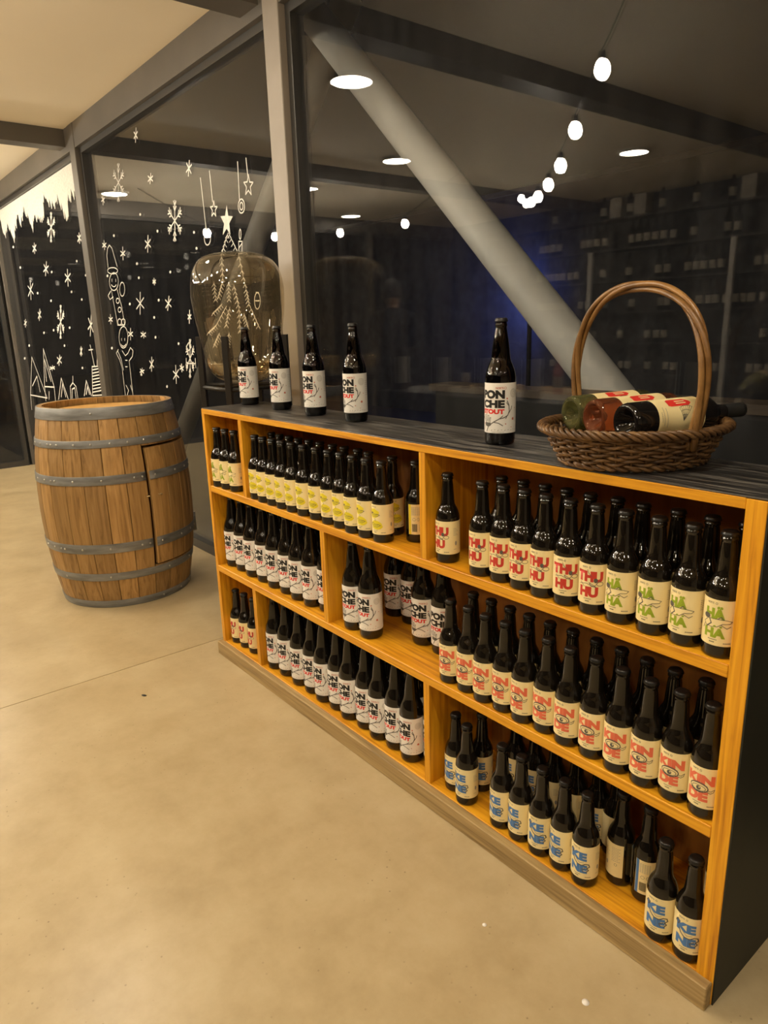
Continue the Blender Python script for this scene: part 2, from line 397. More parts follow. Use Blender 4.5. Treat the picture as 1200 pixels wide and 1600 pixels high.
# ------------------------------------------------------------------ lamps
def downlight(x, y, label):
    t = thing('ceiling_lamp', label, 'lamp', (x, y, Z_CEIL), group='round ceiling lamps')
    mesh_obj('trim_ring', ring_me, None, t)
    mesh_obj('diffuser', disc_me, None, t)
bm = lathe_bm([(0.112, 0.0), (0.130, 0.0), (0.130, -0.010), (0.124, -0.022), (0.112, -0.022), (0.112, 0.0)], 40)
ring_me = from_bm('trim_ring', bm, True); ring_me.materials.append(M['lamp_trim'])
bm = lathe_bm([(0.0, -0.021), (0.111, -0.021), (0.111, -0.004), (0.0, -0.004)], 40)
bmesh.ops.reverse_faces(bm, faces=bm.faces[:])
disc_me = from_bm('diffuser', bm); disc_me.materials.append(M['lamp_glow'])
LAMPS = [(-3.55, 0.73, 'round ceiling lamp nearest the barrel, above the row by the windows'),
         (-7.5, 0.73, 'round ceiling lamp by the windows close to the far glass end'),
         (-0.35, 0.50, 'added round ceiling lamp above the right end of the bottle shelf'),  # out-of-view lamp added to light the shelf front
         (-4.94, -0.77, 'round ceiling lamp in the middle row above the table'),
         (-6.35, -0.77, 'round ceiling lamp in the middle row, second from the far end'),
         (-0.9, -1.0, 'round ceiling lamp in the middle row nearest the bottle shelf'),
         (0.9, -0.9, 'added round ceiling lamp in the middle row nearest the right wall'),  # unseen lamp, added for light on the near side
         (-3.67, -2.30, 'round ceiling lamp in the back row before the wine rack'),
         (-7.6, -2.25, 'round ceiling lamp in the back row at the far glass end'),
         (-0.6, -2.6, 'added round ceiling lamp in the back row at the right of the wine rack'),  # added out of view, lights the shelf from behind the camera
         (-1.4, -2.2, 'added round ceiling lamp in the back row left of the rack end'),  # added so the upright labels catch more light
         (0.7, -2.3, 'added round ceiling lamp in the back row toward the right wall'),  # added with its neighbour to brighten the shelf front
         (2.2, 0.5, 'added round ceiling lamp by the windows nearest the right wall')]  # unseen, added for lighting at the right end
for x, y, lab in LAMPS: downlight(x, y, lab)

bm = lathe_bm([(0.0, -0.105), (0.014, -0.102), (0.026, -0.085), (0.030, -0.065), (0.026, -0.045), (0.015, -0.028), (0.013, -0.018), (0.0, -0.018)], 16)
bulb_me = from_bm('bulb', bm, True); bulb_me.materials.append(M['bulb_glow'])
far_bulb_me = bulb_me.copy(); far_bulb_me.materials[0] = M['bulb_bright']
bm = lathe_bm([(0.0, 0.006), (0.013, 0.006), (0.016, 0.0), (0.016, -0.026), (0.0, -0.026)][::-1], 12)
sock_me = from_bm('socket', bm, True); sock_me.materials.append(M['cable'])
def string_lights(bulbs, start, end, label, bulb_me=bulb_me):
    t = thing('string_lights', label, 'string lights', start)
    pts = [Vector(start)] + [Vector((x, y, z + 0.10)) for x, y, z in bulbs] + [Vector(end)]
    fine = []
    for i in range(len(pts) - 1):
        for k in range(5):
            u = k / 5; p = pts[i].lerp(pts[i + 1], u); p.z -= 0.012 * math.sin(PI * u); fine.append(p - Vector(start))
    fine.append(pts[-1] - Vector(start))
    tube('cable', fine, 0.004, M['cable'], t, 6)
    for x, y, z in bulbs:
        l = Vector((x, y, z + 0.095)) - Vector(start)
        mesh_obj('bulb', bulb_me, None, t, l); mesh_obj('socket', sock_me, None, t, l)
string_lights([(-2.03, 0.53, 2.30), (-2.42, 0.18, 2.19), (-2.76, -0.15, 2.12), (-3.21, -0.61, 2.13), (-3.66, -1.06, 2.16), (-4.24, -1.68, 2.25), (-4.74, -2.21, 2.35), (-5.06, -2.51, 2.46)],
              (-1.68, 0.82, 2.54), (-5.50, -2.95, 2.56), 'sagging string of eight bare bulbs mirrored in the main window')
string_lights([(-6.85, 0.09, 2.2), (-6.83, -0.67, 2.2), (-6.28, -1.12, 2.2), (-5.45, -1.29, 2.2)], (-7.2, 0.6, 2.65), (-5.0, -1.6, 2.65), 'short string of four bare bulbs hanging toward the far end', far_bulb_me)

# ------------------------------------------------------------------ the bottle shelf
XL, XR, Y0, DEP = -2.533, -0.456, 1.141, 0.2695
YB = Y0 + DEP
Z_TOP, Z_S1, Z_S2, Z_B = 1.016, 0.716, 0.388, 0.056
sh = thing('bottle_shelf', 'long low orange pine shelf with black top holding rows of beer bottles', 'shelf', ((XL + XR) / 2, (Y0 + YB) / 2, 0))
TH = 0.022
box('side_panel', XL, XL + TH, Y0, YB - 0.008, 0.0, Z_TOP - TH, M['pine_z'], sh, 0.001)
box('side_panel', XR - 0.036, XR - 0.002, Y0, YB - 0.008, 0.0, Z_TOP - 0.004, M['pine_z'], sh, 0.001)
o = box('painted_side', XR - 0.002, XR + 0.001, Y0 + 0.0015, YB, 0.0, Z_TOP - 0.003, M['black_side'], sh); o['label'] = 'black painted outer face of the shelf end'
box('top_board', XL, XR - 0.036, Y0, YB - 0.008, Z_TOP - TH, Z_TOP - 0.003, M['pine_x'], sh, 0.001)
o = box('top_surface', XL + 0.002, XR + 0.001, Y0 + 0.001, YB, Z_TOP - 0.003, Z_TOP, M['black_top'], sh, 0.0008); o['label'] = 'worn black painted top'
box('back_panel', XL + TH, XR - 0.036, YB - 0.016, YB - 0.008, 0.0, Z_TOP - TH, M['pine_back'], sh)
box('back_cover', XL, XR, YB - 0.008, YB, 0.0, Z_TOP - 0.004, M['black_side'], sh)
for z in (Z_S1, Z_S2):
    box('shelf_board', XL + TH, XR - 0.036, Y0 - 0.001, YB - 0.016, z - 0.025, z, M['pine_x'], sh, 0.0015)
box('bottom_board', XL + TH, XR - 0.036, Y0, YB - 0.016, Z_B - 0.022, Z_B, M['pine_x'], sh, 0.001)
o = box('base_board', XL - 0.004, XR - 0.003, Y0 - 0.024, Y0, 0.0, 0.055, M['base_wood'], sh, 0.002); o['label'] = 'grey-brown rough base board'
for x, z0, z1 in ((-2.2445, Z_S1, Z_TOP - TH), (-1.289, Z_S1, Z_TOP - TH), (-1.7576, Z_S2, Z_S1 - 0.025), (-2.238, Z_B, Z_S2 - 0.025), (-1.286, Z_B, Z_S2 - 0.025)):
    box('divider', x, x + 0.023, Y0 + 0.001, YB - 0.016, z0, z1, M['pine_z'], sh, 0.001)

# ------------------------------------------------------------------ flat print, wrapped round a bottle
_tcache = {}
def text_tris(s, bold=0.0):
    key = (s, bold)
    if key in _tcache: return _tcache[key]
    cu = bpy.data.curves.new('lettering', 'FONT'); cu.body = s; cu.offset = bold; cu.resolution_u = 3; cu.fill_mode = 'FRONT'
    ob = bpy.data.objects.new('lettering', cu); COL.objects.link(ob)
    dg = bpy.context.evaluated_depsgraph_get(); me = ob.evaluated_get(dg).to_mesh()
    vs = [(v.co.x, v.co.y) for v in me.vertices]; fs = [tuple(p.vertices) for p in me.polygons]
    ob.evaluated_get(dg).to_mesh_clear(); bpy.data.objects.remove(ob); bpy.data.curves.remove(cu)
    x0 = min(v[0] for v in vs); x1 = max(v[0] for v in vs); y0 = min(v[1] for v in vs); y1 = max(v[1] for v in vs)
    vs = [((x - x0) / (x1 - x0), (y - y0) / (y1 - y0)) for x, y in vs]
    _tcache[key] = (vs, fs)
    return _tcache[key]

class Print:
    """collects flat shapes in label coordinates (u to the right, v up), then wraps them"""
    def __init__(self): self.parts = []      # (verts2d, faces, material key, layer)
    def text(self, s, u0, v0, u1, v1, m, bold=0.045, layer=2):
        vs, fs = text_tris(s, bold); self.parts.append(([(u0 + x * (u1 - u0), v0 + y * (v1 - v0)) for x, y in vs], fs, m, layer))
    def poly(self, pts, m, layer=1): self.parts.append((list(pts), [tuple(range(len(pts)))], m, layer))
    def rect(self, u0, v0, u1, v1, m, layer=1): self.poly([(u0, v0), (u1, v0), (u1, v1), (u0, v1)], m, layer)
    def ell(self, u, v, ru, rv, m, layer=1, n=16, rough=0.0):
        self.poly([(u + ru * (1 + random.uniform(-rough, rough)) * math.cos(2 * PI * k / n), v + rv * (1 + random.uniform(-rough, rough)) * math.sin(2 * PI * k / n)) for k in range(n)], m, layer)
    def ring(self, u, v, ru, rv, w, m, layer=3, n=18): self.stroke([(u + ru * math.cos(2 * PI * k / n), v + rv * math.sin(2 * PI * k / n)) for k in range(n + 1)], w, m, layer)
    def stroke(self, pts, w, m, layer=3):
        for (a, b), (c, d) in zip(pts, pts[1:]):
            dx, dy = c - a, d - b; l = math.hypot(dx, dy) or 1e-9; nx, ny = -dy / l * w / 2, dx / l * w / 2; ex, ey = dx / l * w * .3, dy / l * w * .3
            self.poly([(a - nx - ex, b - ny - ey), (c - nx + ex, d - ny + ey), (c + nx + ex, d + ny + ey), (a + nx - ex, b + ny - ey)], m, layer)
    def dashes(self, u0, u1, v, m='ink_grey', h=0.0013, n=6, layer=2):
        w = (u1 - u0) / n
        for k in range(n): self.rect(u0 + k * w, v, u0 + k * w + w * 0.7, v + h, m, layer)
    def wrap(self, name, R, z0, half, height, paper):
        """builds the label: paper band plus print, all on a cylinder of radius R, facing -Y"""
        keys = [paper] + sorted({p[2] for p in self.parts if p[2] != paper})
        bm = bmesh.new()
        def add(vs, fs, mi, layer):
            b2 = bmesh.new(); V = [b2.verts.new((x, y, layer)) for x, y in vs]
            for f in fs:
                try: b2.faces.new([V[i] for i in f])
                except ValueError: pass
            lo, hi = min(v[0] for v in vs), max(v[0] for v in vs)
            st = 0.006; k = math.floor(lo / st) + 1
            while k * st < hi:
                bmesh.ops.bisect_plane(b2, geom=b2.verts[:] + b2.edges[:] + b2.faces[:], plane_co=(k * st, 0, 0), plane_no=(1, 0, 0)); k += 1
            for f in b2.faces: f.material_index = mi
            tmp = bpy.data.meshes.new('tmp'); b2.to_mesh(tmp); b2.free(); bm.from_mesh(tmp); bpy.data.meshes.remove(tmp)
        add([(-half, 0), (half, 0), (half, height), (-half, height)], [(0, 1, 2, 3)], 0, 0)
        for vs, fs, m, layer in self.parts: add(vs, fs, keys.index(m), layer)
        for v in bm.verts:
            r = R + 0.00025 + 0.00012 * v.co.z; u, h = v.co.x, v.co.y
            v.co = Vector((r * math.sin(u / R), -r * math.cos(u / R), z0 + h))
        bm.normal_update()
        for f in bm.faces:
            c = f.calc_center_median()
            if f.normal.x * c.x + f.normal.y * c.y < 0: f.normal_flip()
            f.smooth = True
        me = from_bm(name, bm)
        for k in keys: me.materials.append(M[k])
        return me

def small_common(p, back=None):
    p.text('NORTE', -0.016, 0.0765, -0.004, 0.0800, 'ink_grey', 0.01); p.ring(0.0005, 0.0782, 0.0016, 0.0018, 0.0006, 'ink_grey')
    p.dashes(-0.010, 0.006, 0.0105, 'ink_grey', 0.0014, 8); p.dashes(-0.007, 0.002, 0.0055, 'ink_black', 0.0020, 4); p.dashes(0.016, 0.029, 0.0050, 'ink_grey', 0.0018, 5)
    for k in range(6): p.dashes(0.040, 0.040 + 0.009 + 0.003 * (k % 3), 0.066 - k * 0.0035, 'ink_soft', 0.0010, 3)
    p.ell(0.047, 0.028, 0.003, 0.006, 'ink_soft', 2); p.dashes(0.041, 0.050, 0.012, 'ink_soft', 0.0012, 3)
    if back:
        p.rect(-0.085, 0.0, -0.078, 0.085, back, 2)
        for k in range(8): p.dashes(-0.076, -0.052, 0.076 - k * 0.003, 'ink_soft', 0.0011, 5)
        p.ring(-0.069, 0.043, 0.004, 0.004, 0.0006, 'ink_grey'); p.ring(-0.058, 0.043, 0.003, 0.004, 0.0006, 'ink_grey')
        for k in range(12): p.rect(-0.075 + k * 0.0012, 0.008, -0.0745 + k * 0.0012 + 0.0004 * (k % 2), 0.030, 'ink_black', 2)
        for k in range(5): p.dashes(-0.056, -0.049, 0.010 + k * 0.004, 'ink_soft', 0.0010, 2)
        for k in range(9): p.dashes(0.060, 0.080 - 0.004 * (k % 2), 0.074 - k * 0.0042, 'ink_soft', 0.0010, 5)
        p.ring(0.070, 0.032, 0.003, 0.003, 0.0006, 'ink_grey')

def lbl_thuhu():
    p = Print(); small_common(p)
    p.text('THU', -0.0275, 0.0475, 0.0275, 0.0705, 'ink_red', 0.07); p.text('HU', -0.021, 0.0150, 0.0185, 0.0375, 'ink_red', 0.07)
    p.ring(0.0215, 0.0445, 0.0065, 0.0042, 0.0010, 'ink_grey'); p.stroke([(-0.022, 0.041), (-0.006, 0.044), (0.010, 0.039), (0.016, 0.046), (0.022, 0.053)], 0.0010, 'ink_grey')
    p.stroke([(0.000, 0.0465), (0.010, 0.041), (0.014, 0.0375), (0.004, 0.0395), (0.0, 0.0465)], 0.0010, 'ink_grey'); p.stroke([(-0.004, 0.0735), (-0.001, 0.066), (0.005, 0.060)], 0.0009, 'ink_grey')
    p.stroke([(-0.02, 0.046), (-0.014, 0.0405), (-0.01, 0.0365)], 0.0008, 'ink_grey'); p.ell(0.013, 0.0515, 0.0040, 0.0050, 'ink_grey', 3)
    return p
def lbl_haha():
    p = Print(); small_common(p)
    p.text('HÄ', -0.018, 0.0480, 0.0165, 0.0735, 'ink_green', 0.06); p.text('HA', -0.018, 0.0145, 0.0185, 0.0330, 'ink_green', 0.06)
    p.poly([(-0.020, 0.041), (-0.012, 0.049), (0.004, 0.050), (0.018, 0.049), (0.028, 0.047), (0.024, 0.043), (0.012, 0.042), (0.004, 0.036), (-0.006, 0.034), (-0.016, 0.035)], 'paper_cream', 3)
    p.stroke([(-0.020, 0.041), (-0.012, 0.049), (0.004, 0.050), (0.018, 0.0495), (0.028, 0.047), (0.024, 0.043), (0.012, 0.042), (0.004, 0.036), (-0.006, 0.034), (-0.016, 0.035), (-0.020, 0.041)], 0.0010, 'ink_grey', 4)
    p.ell(-0.015, 0.053, 0.0060, 0.0050, 'ink_grey', 4); p.stroke([(-0.010, 0.049), (-0.006, 0.041), (-0.014, 0.033)], 0.0020, 'ink_grey', 4)
    p.stroke([(0.004, 0.050), (0.010, 0.055), (0.014, 0.050)], 0.0012, 'ink_grey', 4); p.stroke([(0.010, 0.040), (0.020, 0.034), (0.026, 0.038)], 0.0010, 'ink_grey', 4); p.stroke([(-0.018, 0.038), (-0.022, 0.028)], 0.0010, 'ink_grey', 4)
    p.ell(0.000, 0.0365, 0.0022, 0.0016, 'ink_green', 4); p.ell(0.010, 0.0360, 0.0022, 0.0016, 'ink_green', 4)
    return p
def lbl_kinde():
    p = Print(); small_common(p)
    p.text('KIN', -0.026, 0.0490, 0.0265, 0.0705, 'ink_coral', 0.07); p.text('DE', -0.0235, 0.0145, 0.0165, 0.0360, 'ink_coral', 0.07)
    p.ell(-0.001, 0.0425, 0.0165, 0.0092, 'paper_cream', 3, 20)
    p.ring(-0.001, 0.0425, 0.0165, 0.0092, 0.0018, 'ink_grey', 4); p.ring(-0.001, 0.0415, 0.0125, 0.0058, 0.0011, 'ink_grey', 4); p.ell(-0.001, 0.0415, 0.0042, 0.0045, 'ink_grey', 4); p.ell(0.0005, 0.0430, 0.0013, 0.0014, 'paper_cream', 5)
    p.stroke([(-0.014, 0.039), (-0.006, 0.0345), (0.006, 0.035), (0.013, 0.038)], 0.0014, 'ink_grey', 4)
    p.stroke([(0.014, 0.037), (0.020, 0.034), (0.025, 0.037), (0.027, 0.043), (0.0235, 0.041), (0.021, 0.0385), (0.015, 0.040)], 0.0010, 'ink_grey', 4)
    p.stroke([(-0.012, 0.050), (-0.004, 0.0535), (0.006, 0.053), (0.014, 0.048)], 0.0010, 'ink_grey', 4)
    return p
def lbl_kene():
    p = Print(); small_common(p, 'ink_blue')
    p.text('KE', -0.020, 0.0475, 0.0185, 0.0690, 'ink_blue', 0.07); p.text('NE', -0.020, 0.0155, 0.0200, 0.0370, 'ink_blue', 0.07)
    p.stroke([(-0.019, 0.070), (-0.022, 0.064), (-0.016, 0.060), (-0.013, 0.066), (-0.018, 0.071)], 0.0020, 'ink_grey', 4)
    p.stroke([(-0.013, 0.052), (-0.010, 0.044), (-0.002, 0.037), (0.008, 0.036), (0.016, 0.041), (0.023, 0.040), (0.025, 0.034), (0.019, 0.030), (0.023, 0.025), (0.018, 0.020)], 0.0022, 'ink_grey', 4)
    p.stroke([(-0.006, 0.050), (0.002, 0.042), (0.012, 0.044)], 0.0012, 'ink_soft', 4); p.stroke([(0.016, 0.030), (0.008, 0.026), (0.012, 0.020)], 0.0018, 'ink_grey', 4)
    return p
def lbl_yellow():
    p = Print(); small_common(p, 'ink_yellow')
    p.ell(-0.006, 0.060, 0.0175, 0.0135, 'ink_yellow', 1, 18, 0.14); p.ell(0.002, 0.0275, 0.0195, 0.0125, 'ink_yellow', 1, 18, 0.14)
    for du, v, s in ((-0.002, 0.0555, 1.0), (0.000, 0.0265, 1.0)):
        p.stroke([(du - 0.016, v + 0.004), (du - 0.010, v + 0.0075), (du - 0.004, v + 0.003), (du + 0.010, v + 0.003), (du + 0.015, v + 0.0005), (du + 0.004, v - 0.005), (du - 0.008, v - 0.004), (du - 0.016, v + 0.004)], 0.0011, 'ink_grey', 3)
        p.stroke([(du - 0.010, v + 0.001), (du, v - 0.001), (du + 0.008, v + 0.001)], 0.0010, 'ink_grey', 3)
    p.ell(-0.0135, 0.0605, 0.0040, 0.0030, 'ink_grey', 3); p.stroke([(-0.004, 0.046), (-0.001, 0.042), (-0.003, 0.038)], 0.0009, 'ink_grey', 3)
    return p
def lbl_stout():
    p = Print()
    p.text('NORTE', 0.009, 0.1030, 0.0275, 0.1080, 'ink_dot', 0.03); p.ring(0.0315, 0.1055, 0.0024, 0.0026, 0.0008, 'ink_dot')
    p.text('PON', -0.030, 0.0805, 0.0305, 0.1010, 'ink_black', 0.065); p.text('CHE', -0.030, 0.0590, 0.0305, 0.0780, 'ink_black', 0.065); p.text('STOUT', -0.031, 0.0450, 0.0300, 0.0567, 'ink_brightred', 0.062)
    p.ring(0.0535, 0.0930, 0.0088, 0.0095, 0.0008, 'ink_soft'); p.ring(0.0535, 0.0930, 0.0062, 0.0066, 0.0006, 'ink_soft'); p.ring(0.0535, 0.0930, 0.0035, 0.0035, 0.0008, 'ink_soft', 3, 6)
    p.stroke([(-0.016, 0.004), (-0.010, 0.016), (0.004, 0.026), (0.018, 0.034), (0.030, 0.037), (0.038, 0.042), (0.042, 0.052), (0.0405, 0.066), (0.036, 0.076)], 0.0022, 'ink_grey')
    p.stroke([(0.004, 0.026), (0.016, 0.024), (0.026, 0.018)], 0.0019, 'ink_grey'); p.stroke([(0.018, 0.034), (0.026, 0.041)], 0.0018, 'ink_grey'); p.stroke([(0.040, 0.046), (0.047, 0.056), (0.049, 0.063)], 0.0018, 'ink_grey'); p.stroke([(0.0405, 0.064), (0.034, 0.072)], 0.0015, 'ink_grey'); p.stroke([(0.036, 0.040), (0.033, 0.034)], 0.0016, 'ink_grey')
    for k, (a, b) in enumerate([(-0.030, 0.036), (-0.024, 0.041), (-0.017, 0.043), (-0.010, 0.041), (-0.004, 0.036)]):
        p.stroke([(-0.014 + 0.002 * k, 0.024), (a, b)], 0.0036, 'ink_grey'); p.stroke([(-0.014 + 0.002 * k, 0.025), (a + 0.0004, b - 0.001)], 0.0016, 'paper_white', 4)
    p.ell(-0.012, 0.021, 0.010, 0.006, 'ink_grey', 3); p.stroke([(-0.022, 0.018), (-0.027, 0.006)], 0.0012, 'ink_soft')
    for u, v, r in ((0.036, 0.081, 0.0022), (0.0535, 0.033, 0.0034), (0.033, 0.022, 0.0015), (0.060, 0.058, 0.0014), (-0.026, 0.022, 0.002), (0.048, 0.014, 0.0012)): p.ell(u, v, r, r, 'ink_dot', 2, 8, 0.2)
    for k in range(9): p.stroke([(-0.002 + k * 0.008, 0.006 + 0.002 * (k % 2)), (0.001 + k * 0.008, 0.008)], 0.0010, 'ink_soft')
    p.dashes(0.0, 0.03, 0.0022, 'ink_soft', 0.0010, 10)
    for k in range(8): p.dashes(0.070, 0.090, 0.094 - k * 0.006, 'ink_soft', 0.0011, 5)
    for k in range(7): p.dashes(-0.090, -0.062, 0.094 - k * 0.006, 'ink_soft', 0.0011, 6)
    return p

# ------------------------------------------------------------------ bottles
R3, H3 = 0.0305, 0.2275
PROF3 = [(0.0, 0.0035), (0.020, 0.0035), (0.0265, 0.0), (0.0292, 0.0022), (R3 - 0.0002, 0.007), (R3 - 0.0004, 0.020), (R3 - 0.0004, 0.112), (0.0299, 0.118), (0.0287, 0.125), (0.0262, 0.133), (0.0228, 0.140), (0.0196, 0.146), (0.0178, 0.152), (0.0169, 0.160), (0.0157, 0.178), (0.0143, 0.198), (0.0130, 0.2080), (0.0128, 0.2100), (0.0142, 0.2115), (0.0142, 0.2150), (0.0128, 0.2165), (0.0126, 0.2260), (0.0, 0.2260)]
RB, HB = 0.0365, 0.2925
PROFB = [(0.0, 0.004), (0.024, 0.004), (0.031, 0.0), (0.0345, 0.003), (RB - 0.0004, 0.012), (RB - 0.0004, 0.150), (0.0358, 0.158), (0.0345, 0.166), (0.0318, 0.176), (0.0280, 0.186), (0.0240, 0.195), (0.0222, 0.203), (0.0205, 0.220), (0.0172, 0.246), (0.0142, 0.262), (0.0128, 0.2695), (0.0126, 0.2715), (0.0142, 0.2730), (0.0142, 0.2775), (0.0128, 0.279), (0.0128, 0.291), (0.0, 0.291)]
def cap_mesh(z0, z1, r):
    bm = bmesh.new(); n = 42; rings = []
    for rr, z, w in ((r * 1.06, z0, 0.0008), (r * 1.03, z0 + 0.0022, 0.0006), (r * 0.97, z1 - 0.0022, 0.0), (r * 0.88, z1 - 0.0004, 0.0), (r * 0.5, z1, 0.0)):
        rings.append([bm.verts.new(((rr + (w if k % 2 else -w)) * math.cos(2 * PI * k / n), (rr + (w if k % 2 else -w)) * math.sin(2 * PI * k / n), z)) for k in range(n)])
    for a, b in zip(rings, rings[1:]):
        for k in range(n): f = bm.faces.new((a[k], a[(k + 1) % n], b[(k + 1) % n], b[k])); f.smooth = True
    bm.faces.new(rings[-1]); bm.faces.new(rings[0][::-1])
    me = from_bm('cap', bm); me.materials.append(M['cap']); return me
def body_mesh(prof, m, seg=30):
    me = from_bm('glass_body', lathe_bm(prof, seg), True); me.materials.append(m); return me
BODY3 = body_mesh(PROF3, M['glass_brown']); BODYB = body_mesh(PROFB, M['glass_brown']); BODYA = body_mesh(PROFB, M['amber'])
CAP3 = cap_mesh(0.2195, H3, 0.0142); CAPB = cap_mesh(0.2835, HB, 0.0142)
BEER = from_bm('beer', lathe_bm([(max(0.0, r - 0.0022), max(z, 0.006)) for r, z in PROFB if z < 0.25] + [(0.0145, 0.252), (0.0, 0.252)], 24), True); BEER.materials.append(M['beer'])
LAB = {'thuhu': lbl_thuhu().wrap('label', R3, 0.0245, 0.086, 0.085, 'paper_cream'), 'haha': lbl_haha().wrap('label', R3, 0.0245, 0.086, 0.085, 'paper_cream'),
       'kinde': lbl_kinde().wrap('label', R3, 0.0245, 0.086, 0.085, 'paper_cream'), 'kene': lbl_kene().wrap('label', R3, 0.0245, 0.086, 0.085, 'paper_cream'),
       'yellow': lbl_yellow().wrap('label', R3, 0.0245, 0.086, 0.085, 'paper_cream'), 'stout': lbl_stout().wrap('label', RB, 0.029, 0.102, 0.117, 'paper_white')}
LOOK = {'thuhu': 'red-lettered', 'haha': 'green-lettered', 'kinde': 'coral-lettered', 'kene': 'blue-lettered', 'yellow': 'yellow-printed', 'stout': 'large white-labelled'}

def bottle(kind, x, y, z, turn, label, group, see_through=False):
    t = thing('beer_bottle', label, 'bottle', (x, y, z), math.radians(turn), group)
    big = kind == 'stout'
    mesh_obj('glass_body', (BODYA if see_through else BODYB) if big else BODY3, None, t)
    if see_through: mesh_obj('beer', BEER, None, t)
    mesh_obj('cap', CAPB if big else CAP3, None, t)
    l = mesh_obj('label', LAB[kind], None, t); l['label'] = LOOK[kind].replace('-lettered', ' lettered').replace('-labelled', ' paper').replace('-printed', ' printed') + ' wraparound label'
    return t

def relax(pts, r, x0, x1):
    """push neighbours apart until no two bottles of a row touch"""
    pts = [list(p) for p in pts]
    for _ in range(200):
        for i in range(len(pts)):
            for j in range(i + 1, len(pts)):
                dx, dy = pts[j][0] - pts[i][0], pts[j][1] - pts[i][1]; need = 2 * r + 0.0010
                if math.hypot(dx, dy) < need:
                    want = math.sqrt(max(0.0, need * need - dy * dy)); s = (want - abs(dx)) / 2 * (1 if dx >= 0 else -1)
                    pts[i][0] -= s; pts[j][0] += s
        for p in pts: p[0] = min(max(p[0], x0 + r + 0.0015), x1 - r - 0.0015)
    return pts

def row(kinds, xs, y, z, r, x0, x1, comp, turns=0, jit=6, ys=None, behind=None, back_y=0.068):
    """a front row in one compartment; optional second row right behind it"""
    pts = relax([(x, (ys[i] if ys else y + random.uniform(-0.003, 0.003))) for i, x in enumerate(xs)], r, x0, x1)
    count = {}; total = {k: kinds.count(k) for k in kinds}
    for i, (k, (x, yy)) in enumerate(zip(kinds, pts)):
        n = count.get(k, 0); count[k] = n + 1
        if total[k] == 1: lab = '%s beer bottle standing alone at the front of the %s compartment' % (LOOK[k], comp)
        else: lab = '%s from the left of the %s beer bottles fronting the %s compartment' % (ORD[n], LOOK[k], comp)
        tr = turns[i] if isinstance(turns, (list, tuple)) else turns
        bottle(k, x, yy, z, tr + random.uniform(-jit, jit), lab, '%s bottles in the %s compartment' % (LOOK[k], comp))
    return pts

def back_row(kinds, pts, z, r, x0, x1, comp, dy, skip=()):
    b = relax([(p[0] + random.uniform(-0.004, 0.004), p[1] + dy + random.uniform(0, 0.005)) for p in pts], r, x0, x1)
    for i, (k, (x, y)) in enumerate(zip(kinds, b)):
        if i in skip: continue
        bottle(k, x, y, z, random.choice((0, 20, -35, 60, 140)) + random.uniform(-10, 10), 'beer bottle right behind the %s front bottle of the %s compartment' % (ORD[i], comp), 'second row of bottles in the %s compartment' % comp)

TL, TM, TR = 'top left', 'top middle', 'top right'
# top row
row(['haha'] * 3, [-2.476, -2.411, -2.347], 1.172, Z_S1, R3, XL + TH, -2.2445, TL)
pts = row(['yellow'] * 12, [-2.177, -2.122, -2.062, -2.003, -1.941, -1.870, -1.801, -1.732, -1.671, -1.604, -1.540, -1.476], 1.170, Z_S1, R3, -2.2215, -1.289, TM, 13, 4)
back_row(['yellow'] * 10, [(p[0] - 0.008, p[1]) for p in pts[:10]], Z_S1, R3, -2.2215, -1.56, TM, 0.067)
bottle('yellow', -1.508, 1.2365, Z_S1, 62, 'yellow-printed beer bottle peeking out behind the last one of its front row', 'yellow-printed bottles in the top middle compartment')
bottle('yellow', -1.412, 1.240, Z_S1, 165, 'yellow-printed beer bottle showing its barcode, beside the top middle divider', 'yellow-printed bottles in the top middle compartment')
bottle('thuhu', -1.228, 1.182, Z_S1, -2, 'red-lettered beer bottle standing apart next to the top middle divider', 'red-lettered bottles in the top right compartment')
kk = ['thuhu'] * 6 + ['haha'] * 4
pts = row(kk, [-1.095, -1.036, -0.984, -0.921, -0.855, -0.790, -0.726, -0.657, -0.591, -0.527], 1.175, Z_S1, R3, -1.19, XR - 0.036, TR, [8, 12, 10, 6, 20, 18, 4, 4, -6, 6], 3)
b = [(p[0] - 0.004, p[1]) for p in pts]
back_row(kk, b, Z_S1, R3, -1.19, XR - 0.036, TR, 0.070)
# middle row
ML, MR = 'middle left', 'middle right'
pts = row(['stout'] * 9, [-2.468, -2.390, -2.305, -2.222, -2.140, -2.059, -1.982, -1.902, -1.832], 1.198, Z_S2, RB, XL + TH, -1.7576, ML, 0, 7, ys=[1.198, 1.200, 1.196, 1.199, 1.197, 1.200, 1.197, 1.199, 1.214])
back_row(['stout'] * 8, [(p[0], 1.198) for p in pts[:8]], Z_S2, RB, XL + TH, -1.80, ML, 0.085)
row(['stout'] * 2, [-1.657, -1.573], 1.190, Z_S2, RB, -1.7346, -1.2, 'middle right', [10, -2], 2)
bottle('stout', -1.650, 1.352, Z_S2, 8, 'large white-labelled bottle at the back wall, left one, of the middle right compartment', 'rear large bottles in the middle right compartment')
bottle('stout', -1.567, 1.352, Z_S2, 4, 'large white-labelled bottle at the back wall, right one, of the middle right compartment', 'rear large bottles in the middle right compartment')
bottle('stout', -1.431, 1.278, Z_S2, 12, 'large white-labelled bottle halfway back, left of the coral-lettered row', 'rear large bottles in the middle right compartment')
bottle('stout', -1.346, 1.278, Z_S2, 18, 'large white-labelled bottle halfway back, partly hidden by first coral-lettered bottle', 'rear large bottles in the middle right compartment')
pts = row(['kinde'] * 12, [-1.213, -1.145, -1.083, -1.027, -0.963, -0.905, -0.838, -0.774, -0.707, -0.649, -0.585, -0.525], 1.174, Z_S2, R3, -1.28, XR - 0.036, MR, 8, 7)
